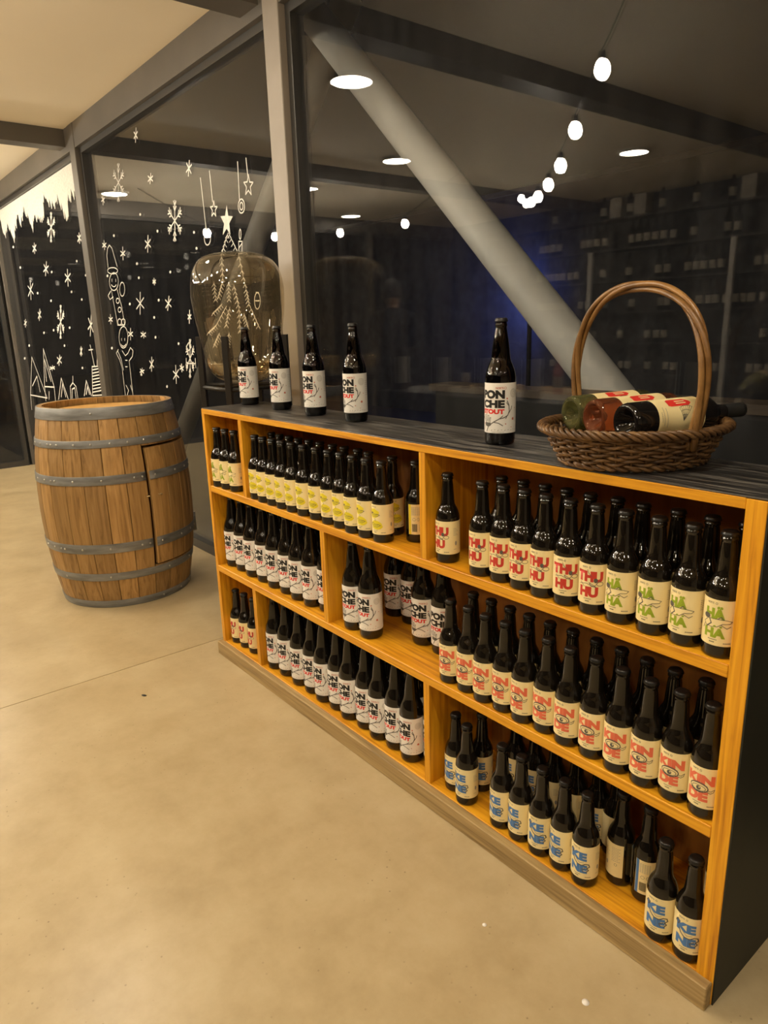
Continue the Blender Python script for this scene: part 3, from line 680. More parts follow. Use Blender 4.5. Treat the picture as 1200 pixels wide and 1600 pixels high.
back_row(['kinde'] * 11, [(p[0] + 0.01, p[1]) for p in pts[:11]], Z_S2, R3, -1.28, XR - 0.036, MR, 0.073)
# bottom row
BL, BM, BR = 'bottom left', 'bottom middle', 'bottom right'
row(['thuhu'] * 3, [-2.475, -2.410, -2.338], 1.190, Z_B, R3, XL + TH, -2.238, BL, -6, 4)
pts = row(['stout'] * 12, [-2.172, -2.094, -2.002, -1.923, -1.848, -1.772, -1.699, -1.617, -1.546, -1.470, -1.393, -1.326], 1.192, Z_B, RB, -2.215, -1.286, BM, 0, 7, ys=[1.190, 1.193, 1.191, 1.194, 1.190, 1.196, 1.190, 1.196, 1.191, 1.196, 1.190, 1.224])
back_row(['stout'] * 11, [(p[0], 1.198) for p in pts[:11]], Z_B, RB, -2.215, -1.33, BM, 0.085)
pts = row(['kene'] * 7, [-1.210, -1.150, -1.028, -0.966, -0.902, -0.839, -0.777], 1.174, Z_B, R3, -1.263, XR - 0.036, BR, [-4, 6, 0, -6, 12, -8, 6], 3, ys=[1.190, 1.172, 1.174, 1.174, 1.173, 1.175, 1.174])
bottle('kene', -1.163, 1.243, Z_B, 26, 'blue-lettered beer bottle tucked behind the second one in the bottom right compartment', 'second row of bottles in the bottom right compartment')
for i, x in enumerate((-1.095, -1.030, -0.965, -0.900, -0.835, -0.790 + 0.005)):
    bottle('kene', x, 1.305, Z_B, random.uniform(-60, 60), '%s of six blue-lettered bottles in the dark back of the bottom right compartment' % ORD[i], 'second row of bottles in the bottom right compartment')
bottle('kene', -0.727, 1.237, Z_B, 112 + 130, 'beer bottle turned to show its plain text back, bottom right compartment', 'back-turned bottles in the bottom right compartment')
bottle('kene', -0.662, 1.237, Z_B, 145, 'beer bottle turned to show its barcode back, bottom right compartment', 'back-turned bottles in the bottom right compartment')
for i, (x, lab) in enumerate(((-0.587, 'blue-lettered beer bottle second from the right end of the bottom shelf'), (-0.5245, 'blue-lettered beer bottle at the right end of the bottom shelf'))):
    bottle('kene', x, 1.168, Z_B, 8 + 4 * i, lab, 'blue-lettered bottles in the bottom right compartment')
bottle('kene', -0.530, 1.300, Z_B, 70, 'beer bottle in the dark right back corner of the bottom shelf', 'second row of bottles in the bottom right compartment')
# on top
for i, (x, y, tr, lab) in enumerate(((-2.478, 1.322, 2, 'large white-labelled bottle on the black top, first from the left'), (-2.222, 1.312, -2, 'large white-labelled bottle on the black top, second from the left'),
        (-1.980, 1.298, 2, 'large white-labelled bottle on the black top, third from the left'), (-1.744, 1.291, 0, 'large white-labelled bottle on the black top, fourth from the left'),
        (-1.137, 1.270, 11, 'large white-labelled bottle on the black top standing alone beside the basket'))):
    bottle('stout', x, y, Z_TOP, tr, lab, 'large bottles on top of the shelf', True)

# ------------------------------------------------------------------ wicker basket with three wine bottles
BC = Vector((-0.79, 1.285, Z_TOP)); AX = Vector((0.30, 0.954, 0)).normalized(); HX = Vector((AX.y, -AX.x, 0))
bk = thing('wicker_basket', 'dark brown oval wicker basket with a tall hooped handle', 'basket', BC)
A_R, B_R = 0.183, 0.158
def bpt(th, s, z, off=0.0): return AX * ((A_R * s + off) * math.cos(th)) + HX * ((B_R * s + off) * math.sin(th)) + Vector((0, 0, z))
def prof(t): return 0.79 + 0.20 * t ** 0.8, 0.008 + 0.064 * t
NS = 34
for k in range(NS):
    th = 2 * PI * k / NS
    tube('stake', [bpt(th, *prof(t)) for t in (0.0, 0.25, 0.5, 0.75, 1.0)], 0.0028, M['wicker'], bk, 5)
NP = NS * 6
for rw_ in range(10):
    t = (rw_ + 0.7) / 11
    s, z = prof(t)
    pts = [bpt(2 * PI * i / NP, s, z + 0.0016 * math.sin(NS / 2 * 2 * PI * i / NP + rw_), 0.0050 * math.cos(NS / 2 * 2 * PI * i / NP + (PI if rw_ % 2 else 0))) for i in range(NP)]
    tube('weaver', pts, 0.0034, M['wicker'], bk, 5, True)
for k in range(4):     # braided rim
    pts = []
    for i in range(NP):
        u = 2 * PI * i / NP; a = 17 * u + k * PI / 2
        pts.append(bpt(u, 1.0, 0.075 + 0.0065 * math.sin(a), 0.005 + 0.0085 * math.cos(a)))
    tube('rim_strand', pts, 0.0042, M['wicker'], bk, 5, True)
for k in range(2):     # twisted foot
    pts = [bpt(2 * PI * i / NP, 0.81, 0.0085 + 0.0035 * math.sin(20 * 2 * PI * i / NP + k * PI), 0.004 * math.cos(20 * 2 * PI * i / NP + k * PI)) for i in range(NP)]
    tube('foot_strand', pts, 0.0042, M['wicker'], bk, 5, True)
for k in range(9):     # raised woven floor
    f = -0.8 + 1.6 * k / 8; w = 0.80 * math.sqrt(1 - f * f)
    tube('floor_slat', [HX * (B_R * 0.80 * f) + AX * (A_R * w * v) + Vector((0, 0, 0.044 + 0.003 * ((k + i) % 2))) for i, v in enumerate((-1, -0.5, 0, 0.5, 1))], 0.0055, M['wicker'], bk, 5)
for k in range(3):     # hooped handle of three twisted rods
    pts = []
    for i in range(61):
        v = i / 60; a = PI * v; ph = 2 * PI * 1.6 * v + k * 2 * PI / 3
        cx_, cz_ = -math.cos(a), math.sin(a)
        rad = 0.168 + 0.040 * abs(math.sin(2 * a))
        base = HX * (rad * math.copysign(abs(cx_) ** 0.78, cx_) - 0.012) + Vector((0, 0, 0.045 + 0.298 * cz_ ** 0.80 if cz_ > 0 else 0.045))
        nrm = (HX * cx_ + Vector((0, 0, cz_))).normalized()
        pts.append(base + nrm * (0.0065 * math.cos(ph)) + AX * (0.0065 * math.sin(ph)))
    tube('handle_rod', pts, 0.0056, M['wicker_handle'], bk, 7)

PW = [(0.0, 0.028), (0.010, 0.024), (0.020, 0.012), (0.026, 0.002), (0.031, 0.0), (0.0352, 0.003), (0.0370, 0.010), (0.0370, 0.185), (0.0355, 0.196), (0.0300, 0.206), (0.0215, 0.217), (0.0165, 0.228), (0.0148, 0.240), (0.0140, 0.252), (0.0140, 0.290), (0.0, 0.290)]
def wine_label():
    p = Print()
    # red rounded monogram lying across the label with a small fan drawing beside it
    p.poly([(-0.030, 0.036), (-0.026, 0.030), (-0.012, 0.030), (-0.010, 0.036), (-0.010, 0.078), (-0.016, 0.086), (-0.022, 0.084), (-0.030, 0.074)], 'ink_brightred', 2)
    p.rect(-0.024, 0.050, -0.021, 0.074, 'paper_cream', 3); p.rect(-0.018, 0.050, -0.0155, 0.074, 'paper_cream', 3)
    fan = (0.020, 0.058)
    for k in range(7):
        a = math.radians(150 + 10 * k); p.stroke([fan, (fan[0] + 0.030 * math.cos(a), fan[1] - 0.030 * math.sin(a) + 0.010)], 0.0009, 'ink_grey')
    for r in (0.012, 0.021, 0.030): p.stroke([(fan[0] + r * math.cos(math.radians(150 + 10 * k)), fan[1] - r * math.sin(math.radians(150 + 10 * k)) + 0.010 * r / 0.030) for k in range(7)], 0.0009, 'ink_grey')
    p.stroke([(-0.008, 0.020), (0.030, 0.020)], 0.0010, 'ink_soft', 2); p.dashes(-0.010, 0.026, 0.012, 'ink_soft', 0.0014, 12); p.dashes(0.0, 0.02, 0.007, 'ink_soft', 0.0012, 6)
    return p.wrap('label', 0.0370, 0.052, 0.062, 0.112, 'paper_cream')
WL = wine_label()
def wine_bottle(pos, body_m, foil_m, label, roll):
    t = thing('wine_bottle', label, 'bottle', pos, 0, 'wine bottles lying in the basket')
    d = (AX + Vector((0, 0, 0.015))).normalized(); side = HX.copy(); up = d.cross(side).normalized(); side = up.cross(d).normalized()
    rot = Matrix((side, up, d)).transposed().to_4x4() @ Matrix.Rotation(roll, 4, 'Z')
    t.rotation_euler = rot.to_euler()
    me = from_bm('glass_body', lathe_bm(PW, 36), True); mesh_obj('glass_body', me, body_m, t)
    mesh_obj('label', WL, None, t)
    mesh_obj('foil', from_bm('foil', lathe_bm([(0.0149, 0.246), (0.0149, 0.249), (0.0146, 0.286), (0.0150, 0.288), (0.0148, 0.297), (0.0, 0.298)], 24), True), foil_m, t)
wine_bottle((-0.920, 1.249, 1.1060), M['wine_green'], M['wine_green'], 'olive green wine bottle lying at the left in the basket', math.radians(52))
wine_bottle((-0.843, 1.219, 1.1060), M['wine_rose'], M['foil_red'], 'rose wine bottle lying in the middle of the basket', math.radians(56))
wine_bottle((-0.756, 1.196, 1.1060), M['wine_black'], M['foil_black'], 'black wine bottle lying at the right in the basket', math.radians(62))

# ------------------------------------------------------------------ wine barrel with a small door
BX, BY, BH, RH, RBL = -3.6155, 1.1264, 0.973, 0.3124, 0.366
br = thing('wine_barrel', 'upright oak wine barrel with steel hoops and a small door', 'barrel', (BX, BY, 0))
def rz(z): u = (z / BH - 0.5) * 2; return RH + (RBL - RH) * (1 - u * u)
NST = 24; DA = 2 * PI / NST; A0 = math.radians(5.0)
def stave_me(z0, z1, out=0.0, da=DA):
    bm = bmesh.new(); n = 12; cols = []
    for i in range(n + 1):
        z = z0 + (z1 - z0) * i / n; r = rz(z) + out; g = 0.0012 / r; ring = []
        for a, rr in ((g, r - 0.022), (g, r - 0.0016), (g * 3, r), (da / 2, r), (da - g * 3, r), (da - g, r - 0.0016), (da - g, r - 0.022)):
            ring.append(bm.verts.new((rr * math.cos(a), rr * math.sin(a), z)))
        cols.append(ring)
    for a, b in zip(cols, cols[1:]):
        for k in range(7): bm.faces.new((a[k], a[(k + 1) % 7], b[(k + 1) % 7], b[k]))
    bm.faces.new(cols[0][::-1]); bm.faces.new(cols[-1])
    me = from_bm('stave', bm); me.materials.append(M['oak']); return me
full = stave_me(0.0, BH); upper = stave_me(0.785, BH); lower = stave_me(0.0, 0.192); doorst = stave_me(0.198, 0.772, 0.003)
door = bpy.data.objects.new('door', None); link(door, br); door['label'] = 'small stave door let into the barrel side'
door.rotation_euler = (0, 0, math.radians(2.2))
for k in range(NST):
    a = A0 + DA * k
    if k < 4:
        mesh_obj('stave', upper, None, br, (0, 0, 0), (0, 0, a)); mesh_obj('stave', lower, None, br, (0, 0, 0), (0, 0, a)); mesh_obj('stave', doorst, None, door, (0, 0, 0), (0, 0, a))
    else: mesh_obj('stave', full, None, br, (0, 0, 0), (0, 0, a))
def hoop_me(z0, z1, a0=0.0, a1=2 * PI, out=0.0):
    bm = bmesh.new(); closed = a1 - a0 > 6.28; n = int(72 * (a1 - a0) / (2 * PI)); rings = []
    for i in range(n if closed else n + 1):
        a = a0 + (a1 - a0) * i / n
        rings.append([bm.verts.new(((rz(z) + d + out) * math.cos(a), (rz(z) + d + out) * math.sin(a), z)) for z, d in ((z0, 0.0002), (z0, 0.003), (z0 + 0.002, 0.0036), (z1 - 0.002, 0.0036), (z1, 0.003), (z1, 0.0002))])
    for i in range(n):
        A, B = rings[i], rings[(i + 1) % len(rings)]
        for k in range(6): f = bm.faces.new((A[k], B[k], B[(k + 1) % 6], A[(k + 1) % 6])); f.smooth = k == 2
    if not closed: bm.faces.new(rings[0]); bm.faces.new(rings[-1][::-1])
    me = from_bm('hoop', bm); me.materials.append(M['hoop']); return me
riv = from_bm('rivet', lathe_bm([(0.0055, 0.0), (0.0048, 0.002), (0.003, 0.0035), (0.0, 0.004)], 8), True); riv.materials.append(M['rivet'])
def rivets(h, z, angs, out=0.0):
    for a in angs:
        a = math.radians(a); r = rz(z) + 0.0036 + out
        mesh_obj('rivet', riv, None, h, (r * math.cos(a), r * math.sin(a), z), (0, PI / 2, a))
GA0, GA1 = A0 - math.radians(0.3), A0 + 4 * DA + math.radians(2.6)
for i, (z0, z1) in enumerate(((0.921, 0.974), (0.793, 0.828), (0.622, 0.664), (0.290, 0.336), (0.148, 0.186), (0.001, 0.038))):
    if i in (2, 3):
        h = mesh_obj('hoop', hoop_me(z0, z1, GA1, GA0 + 2 * PI), None, br); rivets(h, (z0 + z1) / 2, (-88, -76, -68, -64, -48, -27, -4, 2))
        d = mesh_obj('hoop', hoop_me(z0, z1, A0 + 0.005, A0 + 4 * DA - 0.005, 0.003), None, door)
    else:
        h = mesh_obj('hoop', hoop_me(z0, z1), None, br)
        rivets(h, (z0 + z1) / 2, {0: (-30, 52), 1: (-92, -80, -70, -66, -60, -45, -32, -18, -5, 8, 24, 40, 52), 4: (-70, -30, 18, 46), 5: (12, 34, 52)}[i])
for z in (0.643, 0.313):
    for a in (10, 30, 45, 58):
        a = math.radians(a); r = rz(z) + 0.0066; mesh_obj('rivet', riv, None, door, (r * math.cos(a), r * math.sin(a), z), (0, PI / 2, a))
zz = BH - 0.032
for k in range(7):    # head boards
    x0 = -0.27 + 0.54 * k / 7; x1 = x0 + 0.54 / 7 - 0.0015
    pts = []
    for s in (1, -1):
        xs = [x0 + (x1 - x0) * j / 4 for j in range(5)]
        for x in (xs if s > 0 else xs[::-1]):
            pts.append((x, s * math.sqrt(max(0.0, 0.275 ** 2 - x * x))))
    bm = bmesh.new(); vb = [bm.verts.new((x, y, 0)) for x, y in pts]; vt = [bm.verts.new((x, y, 0.018)) for x, y in pts]
    n = len(pts)
    for j in range(n): bm.faces.new((vb[j], vt[j], vt[(j + 1) % n], vb[(j + 1) % n]))
    bm.faces.new(vt[::-1]); bm.faces.new(vb); bmesh.ops.recalc_face_normals(bm, faces=bm.faces[:])
    mesh_obj('head_board', from_bm('head_board', bm), M['oak_head'], br, (0, 0, zz - 0.018), (0, 0, 0.6))
for a, nm in ((3.2, 'latch_eye'), (10.5, 'latch_hook')):
    aa = math.radians(a); r = rz(0.545)
    pts = [((r + d) * math.cos(aa + e), (r + d) * math.sin(aa + e), 0.545 + h) for d, e, h in ((0.0, 0, 0), (0.012, 0, 0), (0.018, 0.012, 0.004), (0.016, 0.03, 0.0), (0.010, 0.035, -0.003))]
    tube(nm, pts, 0.0028, M['latch'], br if nm == 'latch_eye' else door, 6)
tube('hinge', [((rz(0.30) + 0.008) * math.cos(math.radians(72)), (rz(0.30) + 0.008) * math.sin(math.radians(72)), z) for z in (0.26, 0.36)], 0.012, M['hoop'], br, 8)

# ------------------------------------------------------------------ glass vessel in its stand
VX, VY = -2.725, 1.437
vs = thing('vessel_stand', 'dark metal stand with four upright posts behind the shelf', 'stand', (VX, VY, 0))
SA = [math.radians(a) for a in (-48, 42, 132, 222)]
for a in SA:
    mesh_obj('post', from_bm('post', box_bm(-0.012, 0.012, -0.012, 0.012, 0.0, 1.275, 0.001)), M['stand'], vs, (0.187 * math.cos(a), 0.187 * math.sin(a), 0), (0, 0, a))
for z in (1.075, 0.30):
    for i in range(4):
        a, b = SA[i], SA[(i + 1) % 4]
        tube('rail', [(0.187 * math.cos(q), 0.187 * math.sin(q), z - 0.01) for q in (a, b)], 0.009, M['stand'], vs, 6)
for a, b in ((0, 2), (1, 3)):
    tube('support_bar', [(0.176 * math.cos(SA[q]), 0.176 * math.sin(SA[q]), 1.071 + 0.004 * a) for q in (a, b)], 0.008, M['stand'], vs, 6)
gv = thing('glass_vessel', 'large clear rounded glass vessel in a metal stand before the column', 'vessel', (VX, VY, 1.083))
GP = [(0.0, 0.0), (0.050, 0.001), (0.088, 0.010), (0.117, 0.028), (0.140, 0.058), (0.154, 0.100), (0.163, 0.150), (0.174, 0.215), (0.184, 0.280), (0.189, 0.335), (0.189, 0.385), (0.182, 0.430), (0.167, 0.466), (0.142, 0.494), (0.105, 0.511), (0.058, 0.518), (0.0, 0.519)]
def smooth_prof(P, n=4):
    out = []
    for i in range(len(P) - 1):
        p0, p1, p2, p3 = P[max(i - 1, 0)], P[i], P[i + 1], P[min(i + 2, len(P) - 1)]
        for k in range(n):
            t = k / n
            out.append(tuple(max(0.0, 0.5 * (2 * p1[j] + (p2[j] - p0[j]) * t + (2 * p0[j] - 5 * p1[j] + 4 * p2[j] - p3[j]) * t * t + (3 * p1[j] - p0[j] - 3 * p2[j] + p3[j]) * t ** 3)) for j in range(2)))
    out.append(P[-1]); out[0] = P[0]
    return out
mesh_obj('glass_shell', from_bm('glass_shell', lathe_bm(smooth_prof(GP), 64), True), M['vessel'], gv)
o = mesh_obj('inner_foot', from_bm('inner_foot', lathe_bm([(0.0, 0.060), (0.040, 0.055), (0.080, 0.040), (0.110, 0.034), (0.130, 0.046), (0.150, 0.080), (0.152, 0.086), (0.128, 0.060), (0.110, 0.048), (0.082, 0.054), (0.042, 0.070), (0.0, 0.076)][::-1], 48), True), M['vessel'], gv)

# ------------------------------------------------------------------ drawings painted on the window glass
DRAWINGS = [
('painted_snowflake',0.016,[[(-6.237,2.122),(-6.295,2.019)],[(-6.266,2.071),(-6.258,2.047)],[(-6.266,2.071),(-6.299,2.051)],[(-6.281,2.045),(-6.272,2.021)],[(-6.281,2.045),(-6.314,2.025)],[(-6.237,2.122),(-6.367,2.082)],[(-6.301,2.102),(-6.328,2.076)],[(-6.301,2.102),(-6.331,2.111)],[(-6.334,2.092),(-6.361,2.066)],[(-6.334,2.092),(-6.364,2.101)],[(-6.237,2.122),(-6.308,2.185)],[(-6.272,2.153),(-6.307,2.152)],[(-6.272,2.153),(-6.268,2.181)],[(-6.29,2.169),(-6.325,2.168)],[(-6.29,2.169),(-6.286,2.197)],[(-6.237,2.122),(-6.18,2.223)],[(-6.209,2.173),(-6.217,2.197)],[(-6.209,2.173),(-6.176,2.192)],[(-6.195,2.198),(-6.203,2.222)],[(-6.195,2.198),(-6.162,2.216)],[(-6.237,2.122),(-6.112,2.161)],[(-6.174,2.142),(-6.149,2.167)],[(-6.174,2.142),(-6.146,2.133)],[(-6.143,2.151),(-6.118,2.176)],[(-6.143,2.151),(-6.115,2.143)],[(-6.237,2.122),(-6.167,2.06)],[(-6.202,2.091),(-6.168,2.092)],[(-6.202,2.091),(-6.206,2.063)],[(-6.185,2.076),(-6.151,2.077)],[(-6.185,2.076),(-6.189,2.048)]],[]),
('painted_snowflake',0.016,[[(-6.348,1.404),(-6.419,1.271)],[(-6.383,1.338),(-6.378,1.309)],[(-6.383,1.338),(-6.419,1.309)],[(-6.401,1.304),(-6.395,1.275)],[(-6.401,1.304),(-6.437,1.276)],[(-6.348,1.404),(-6.482,1.339)],[(-6.415,1.372),(-6.444,1.337)],[(-6.415,1.372),(-6.443,1.379)],[(-6.448,1.356),(-6.479,1.32)],[(-6.448,1.356),(-6.477,1.363)],[(-6.348,1.404),(-6.41,1.472)],[(-6.379,1.438),(-6.414,1.432)],[(-6.379,1.438),(-6.371,1.473)],[(-6.395,1.455),(-6.43,1.449)],[(-6.395,1.455),(-6.387,1.49)],[(-6.348,1.404),(-6.279,1.533)],[(-6.313,1.469),(-6.319,1.497)],[(-6.313,1.469),(-6.279,1.496)],[(-6.296,1.501),(-6.301,1.529)],[(-6.296,1.501),(-6.262,1.528)],[(-6.348,1.404),(-6.219,1.466)],[(-6.283,1.435),(-6.254,1.469)],[(-6.283,1.435),(-6.256,1.428)],[(-6.251,1.451),(-6.223,1.484)],[(-6.251,1.451),(-6.224,1.444)],[(-6.348,1.404),(-6.286,1.337)],[(-6.317,1.37),(-6.283,1.376)],[(-6.317,1.37),(-6.324,1.335)],[(-6.301,1.353),(-6.268,1.359)],[(-6.301,1.353),(-6.309,1.318)]],[]),
('painted_snowflake',0.016,[[(-6.804,2.061),(-6.839,1.982)],[(-6.759,2.042),(-6.885,2.001)],[(-6.778,1.999),(-6.865,2.045)]],[]),
('painted_snowflake',0.016,[[(-5.56,2.004),(-5.578,1.938)],[(-5.525,1.989),(-5.613,1.953)],[(-5.537,1.952),(-5.601,1.99)]],[]),
('painted_snowflake',0.016,[[(-6.513,1.887),(-6.601,1.784)],[(-6.474,1.851),(-6.641,1.82)],[(-6.513,1.8),(-6.601,1.872)]],[]),
('painted_snowflake',0.016,[[(-5.961,1.786),(-6.003,1.667)],[(-5.903,1.751),(-6.063,1.702)],[(-5.927,1.697),(-6.038,1.756)]],[]),
('painted_snowflake',0.016,[[(-7.124,1.78),(-7.198,1.62)],[(-7.051,1.747),(-7.274,1.653)],[(-7.088,1.664),(-7.234,1.737)]],[]),
('painted_snowflake',0.016,[[(-5.525,1.439),(-5.616,1.287)],[(-5.495,1.392),(-5.647,1.336)],[(-5.537,1.316),(-5.603,1.412)]],[]),
('painted_snowflake',0.016,[[(-6.945,1.526),(-7.018,1.43)],[(-6.921,1.506),(-7.043,1.45)],[(-6.945,1.456),(-7.018,1.501)]],[]),
('painted_snowflake',0.016,[[(-7.515,1.453),(-7.566,1.383)],[(-7.486,1.432),(-7.596,1.405)],[(-7.516,1.396),(-7.565,1.441)]],[]),
('painted_snowflake',0.016,[[(-6.519,1.133),(-6.59,1.046)],[(-6.479,1.118),(-6.631,1.06)],[(-6.5,1.068),(-6.609,1.112)]],[]),
('painted_snowflake',0.016,[[(-6.799,1.04),(-6.837,0.995)],[(-6.738,1.031),(-6.899,1.004)],[(-6.744,1.011),(-6.893,1.024)]],[]),
('painted_snowflake',0.016,[[(-5.881,1.205),(-5.912,1.136)],[(-5.861,1.193),(-5.933,1.148)],[(-5.882,1.148),(-5.912,1.193)]],[]),
('painted_snow_dot',0.01,[],[[(-7.52,2.1),(-7.535,2.093),(-7.559,2.092),(-7.579,2.097),(-7.582,2.106),(-7.567,2.113),(-7.543,2.114),(-7.524,2.108)]]),
('painted_snow_dot',0.01,[],[[(-7.376,1.909),(-7.39,1.902),(-7.414,1.9),(-7.433,1.905),(-7.437,1.914),(-7.422,1.921),(-7.399,1.922),(-7.38,1.917)]]),
('painted_snow_dot',0.01,[],[[(-6.376,1.797),(-6.387,1.791),(-6.406,1.789),(-6.421,1.793),(-6.424,1.801),(-6.413,1.807),(-6.394,1.809),(-6.379,1.805)]]),
('painted_snow_dot',0.01,[],[[(-5.681,1.823),(-5.69,1.817),(-5.705,1.816),(-5.718,1.82),(-5.721,1.827),(-5.712,1.832),(-5.697,1.834),(-5.684,1.83)]]),
('painted_snow_dot',0.01,[],[[(-5.516,1.713),(-5.524,1.707),(-5.539,1.705),(-5.551,1.709),(-5.554,1.716),(-5.545,1.721),(-5.531,1.723),(-5.519,1.72)]]),
('painted_snow_dot',0.01,[],[[(-5.912,1.618),(-5.921,1.612),(-5.938,1.61),(-5.951,1.614),(-5.954,1.621),(-5.944,1.627),(-5.928,1.629),(-5.915,1.626)]]),
('painted_snow_dot',0.01,[],[[(-6.908,1.66),(-6.921,1.653),(-6.942,1.651),(-6.96,1.655),(-6.963,1.663),(-6.95,1.67),(-6.929,1.672),(-6.912,1.668)]]),
('painted_snow_dot',0.01,[],[[(-6.518,1.579),(-6.53,1.572),(-6.549,1.569),(-6.565,1.573),(-6.568,1.581),(-6.557,1.588),(-6.537,1.59),(-6.521,1.586)]]),
('painted_snow_dot',0.01,[],[[(-6.571,1.34),(-6.583,1.333),(-6.603,1.33),(-6.619,1.333),(-6.622,1.341),(-6.61,1.349),(-6.591,1.352),(-6.574,1.348)]]),
('painted_snow_dot',0.01,[],[[(-6.095,1.354),(-6.105,1.347),(-6.122,1.344),(-6.137,1.347),(-6.14,1.355),(-6.13,1.362),(-6.112,1.364),(-6.098,1.361)]]),
('painted_snow_dot',0.01,[],[[(-5.683,1.551),(-5.691,1.545),(-5.707,1.543),(-5.72,1.546),(-5.722,1.553),(-5.713,1.56),(-5.698,1.562),(-5.685,1.558)]]),
('painted_snow_dot',0.01,[],[[(-7.495,1.21),(-7.51,1.201),(-7.535,1.198),(-7.555,1.201),(-7.559,1.21),(-7.544,1.219),(-7.519,1.223),(-7.498,1.219)]]),
('painted_snow_dot',0.01,[],[[(-5.902,1.042),(-5.911,1.034),(-5.928,1.031),(-5.942,1.034),(-5.945,1.041),(-5.935,1.049),(-5.918,1.052),(-5.904,1.049)]]),
('painted_snow_dot',0.01,[],[[(-7.755,1.086),(-7.771,1.077),(-7.797,1.072),(-7.819,1.076),(-7.823,1.085),(-7.806,1.094),(-7.78,1.099),(-7.758,1.095)]]),
('painted_snow_dot',0.01,[],[[(-6.893,1.323),(-6.906,1.315),(-6.927,1.311),(-6.945,1.315),(-6.948,1.323),(-6.935,1.331),(-6.914,1.334),(-6.896,1.331)]]),
('painted_snow_dot',0.01,[],[[(-6.311,1.214),(-6.322,1.206),(-6.34,1.203),(-6.356,1.206),(-6.359,1.213),(-6.348,1.221),(-6.329,1.224),(-6.314,1.221)]]),
('painted_rooftop',0.016,[[(-7.789,0.726),(-7.497,1.102),(-7.155,0.732),(-7.789,0.726)],[(-7.651,0.822),(-7.414,0.924),(-7.382,0.779),(-7.414,0.924)],[(-7.789,0.726),(-7.834,0.576)]],[]),
('painted_rooftop',0.016,[[(-7.184,0.837),(-7.025,1.183),(-6.849,0.847),(-7.184,0.837)],[(-7.086,0.889),(-7.038,1.086),(-6.929,0.895)],[(-7.184,0.837),(-7.216,0.704)],[(-6.849,0.847),(-6.874,0.725)],[(-7.05,0.797),(-7.092,0.724)]],[]),
('painted_rooftop',0.016,[[(-6.76,0.744),(-6.576,0.937),(-6.452,0.762)],[(-6.663,0.772),(-6.562,0.888),(-6.52,0.78)]],[]),
('painted_tower',0.014,[[(-6.371,0.773),(-6.338,0.877),(-6.247,0.912),(-6.17,0.884),(-6.164,0.785)],[(-6.33,0.781),(-6.292,0.857),(-6.212,0.872),(-6.217,0.787)],[(-6.247,0.912),(-6.22,0.966)]],[]),
('painted_rooftop',0.016,[[(-5.974,0.822),(-5.868,0.944),(-5.788,0.833)],[(-5.917,0.835),(-5.856,0.899),(-5.833,0.84)]],[]),
('painted_tower',0.012,[[(-5.673,1.058),(-5.442,1.068),(-5.485,0.854),(-5.755,0.834),(-5.673,1.058)],[(-5.668,1.034),(-5.448,1.054)],[(-5.679,1.009),(-5.457,1.03)],[(-5.689,0.985),(-5.467,1.007)],[(-5.7,0.96),(-5.477,0.983)],[(-5.711,0.935),(-5.487,0.959)],[(-5.722,0.91),(-5.497,0.935)],[(-5.733,0.885),(-5.507,0.91)],[(-5.744,0.86),(-5.517,0.886)],[(-5.611,1.059),(-5.649,1.22)],[(-5.697,1.182),(-5.601,1.187)],[(-5.547,1.066),(-5.505,1.165)],[(-5.502,1.067),(-5.49,1.165)]],[]),
('painted_snowflake',0.01,[[(-3.884,1.881),(-3.911,1.779)],[(-3.898,1.83),(-3.886,1.806)],[(-3.898,1.83),(-3.921,1.81)],[(-3.905,1.805),(-3.893,1.781)],[(-3.905,1.805),(-3.928,1.784)],[(-3.884,1.881),(-3.983,1.84)],[(-3.933,1.86),(-3.95,1.835)],[(-3.933,1.86),(-3.959,1.868)],[(-3.958,1.85),(-3.975,1.824)],[(-3.958,1.85),(-3.984,1.858)],[(-3.884,1.881),(-3.955,1.942)],[(-3.92,1.911),(-3.948,1.909)],[(-3.92,1.911),(-3.922,1.939)],[(-3.937,1.926),(-3.966,1.925)],[(-3.937,1.926),(-3.939,1.954)],[(-3.884,1.881),(-3.858,1.98)],[(-3.871,1.93),(-3.883,1.954)],[(-3.871,1.93),(-3.848,1.949)],[(-3.865,1.955),(-3.876,1.979)],[(-3.865,1.955),(-3.842,1.974)],[(-3.884,1.881),(-3.79,1.92)],[(-3.837,1.9),(-3.821,1.925)],[(-3.837,1.9),(-3.812,1.892)],[(-3.813,1.91),(-3.798,1.935)],[(-3.813,1.91),(-3.789,1.902)],[(-3.884,1.881),(-3.815,1.821)],[(-3.85,1.85),(-3.822,1.852)],[(-3.85,1.85),(-3.847,1.823)],[(-3.832,1.836),(-3.805,1.837)],[(-3.832,1.836),(-3.83,1.808)]],[]),
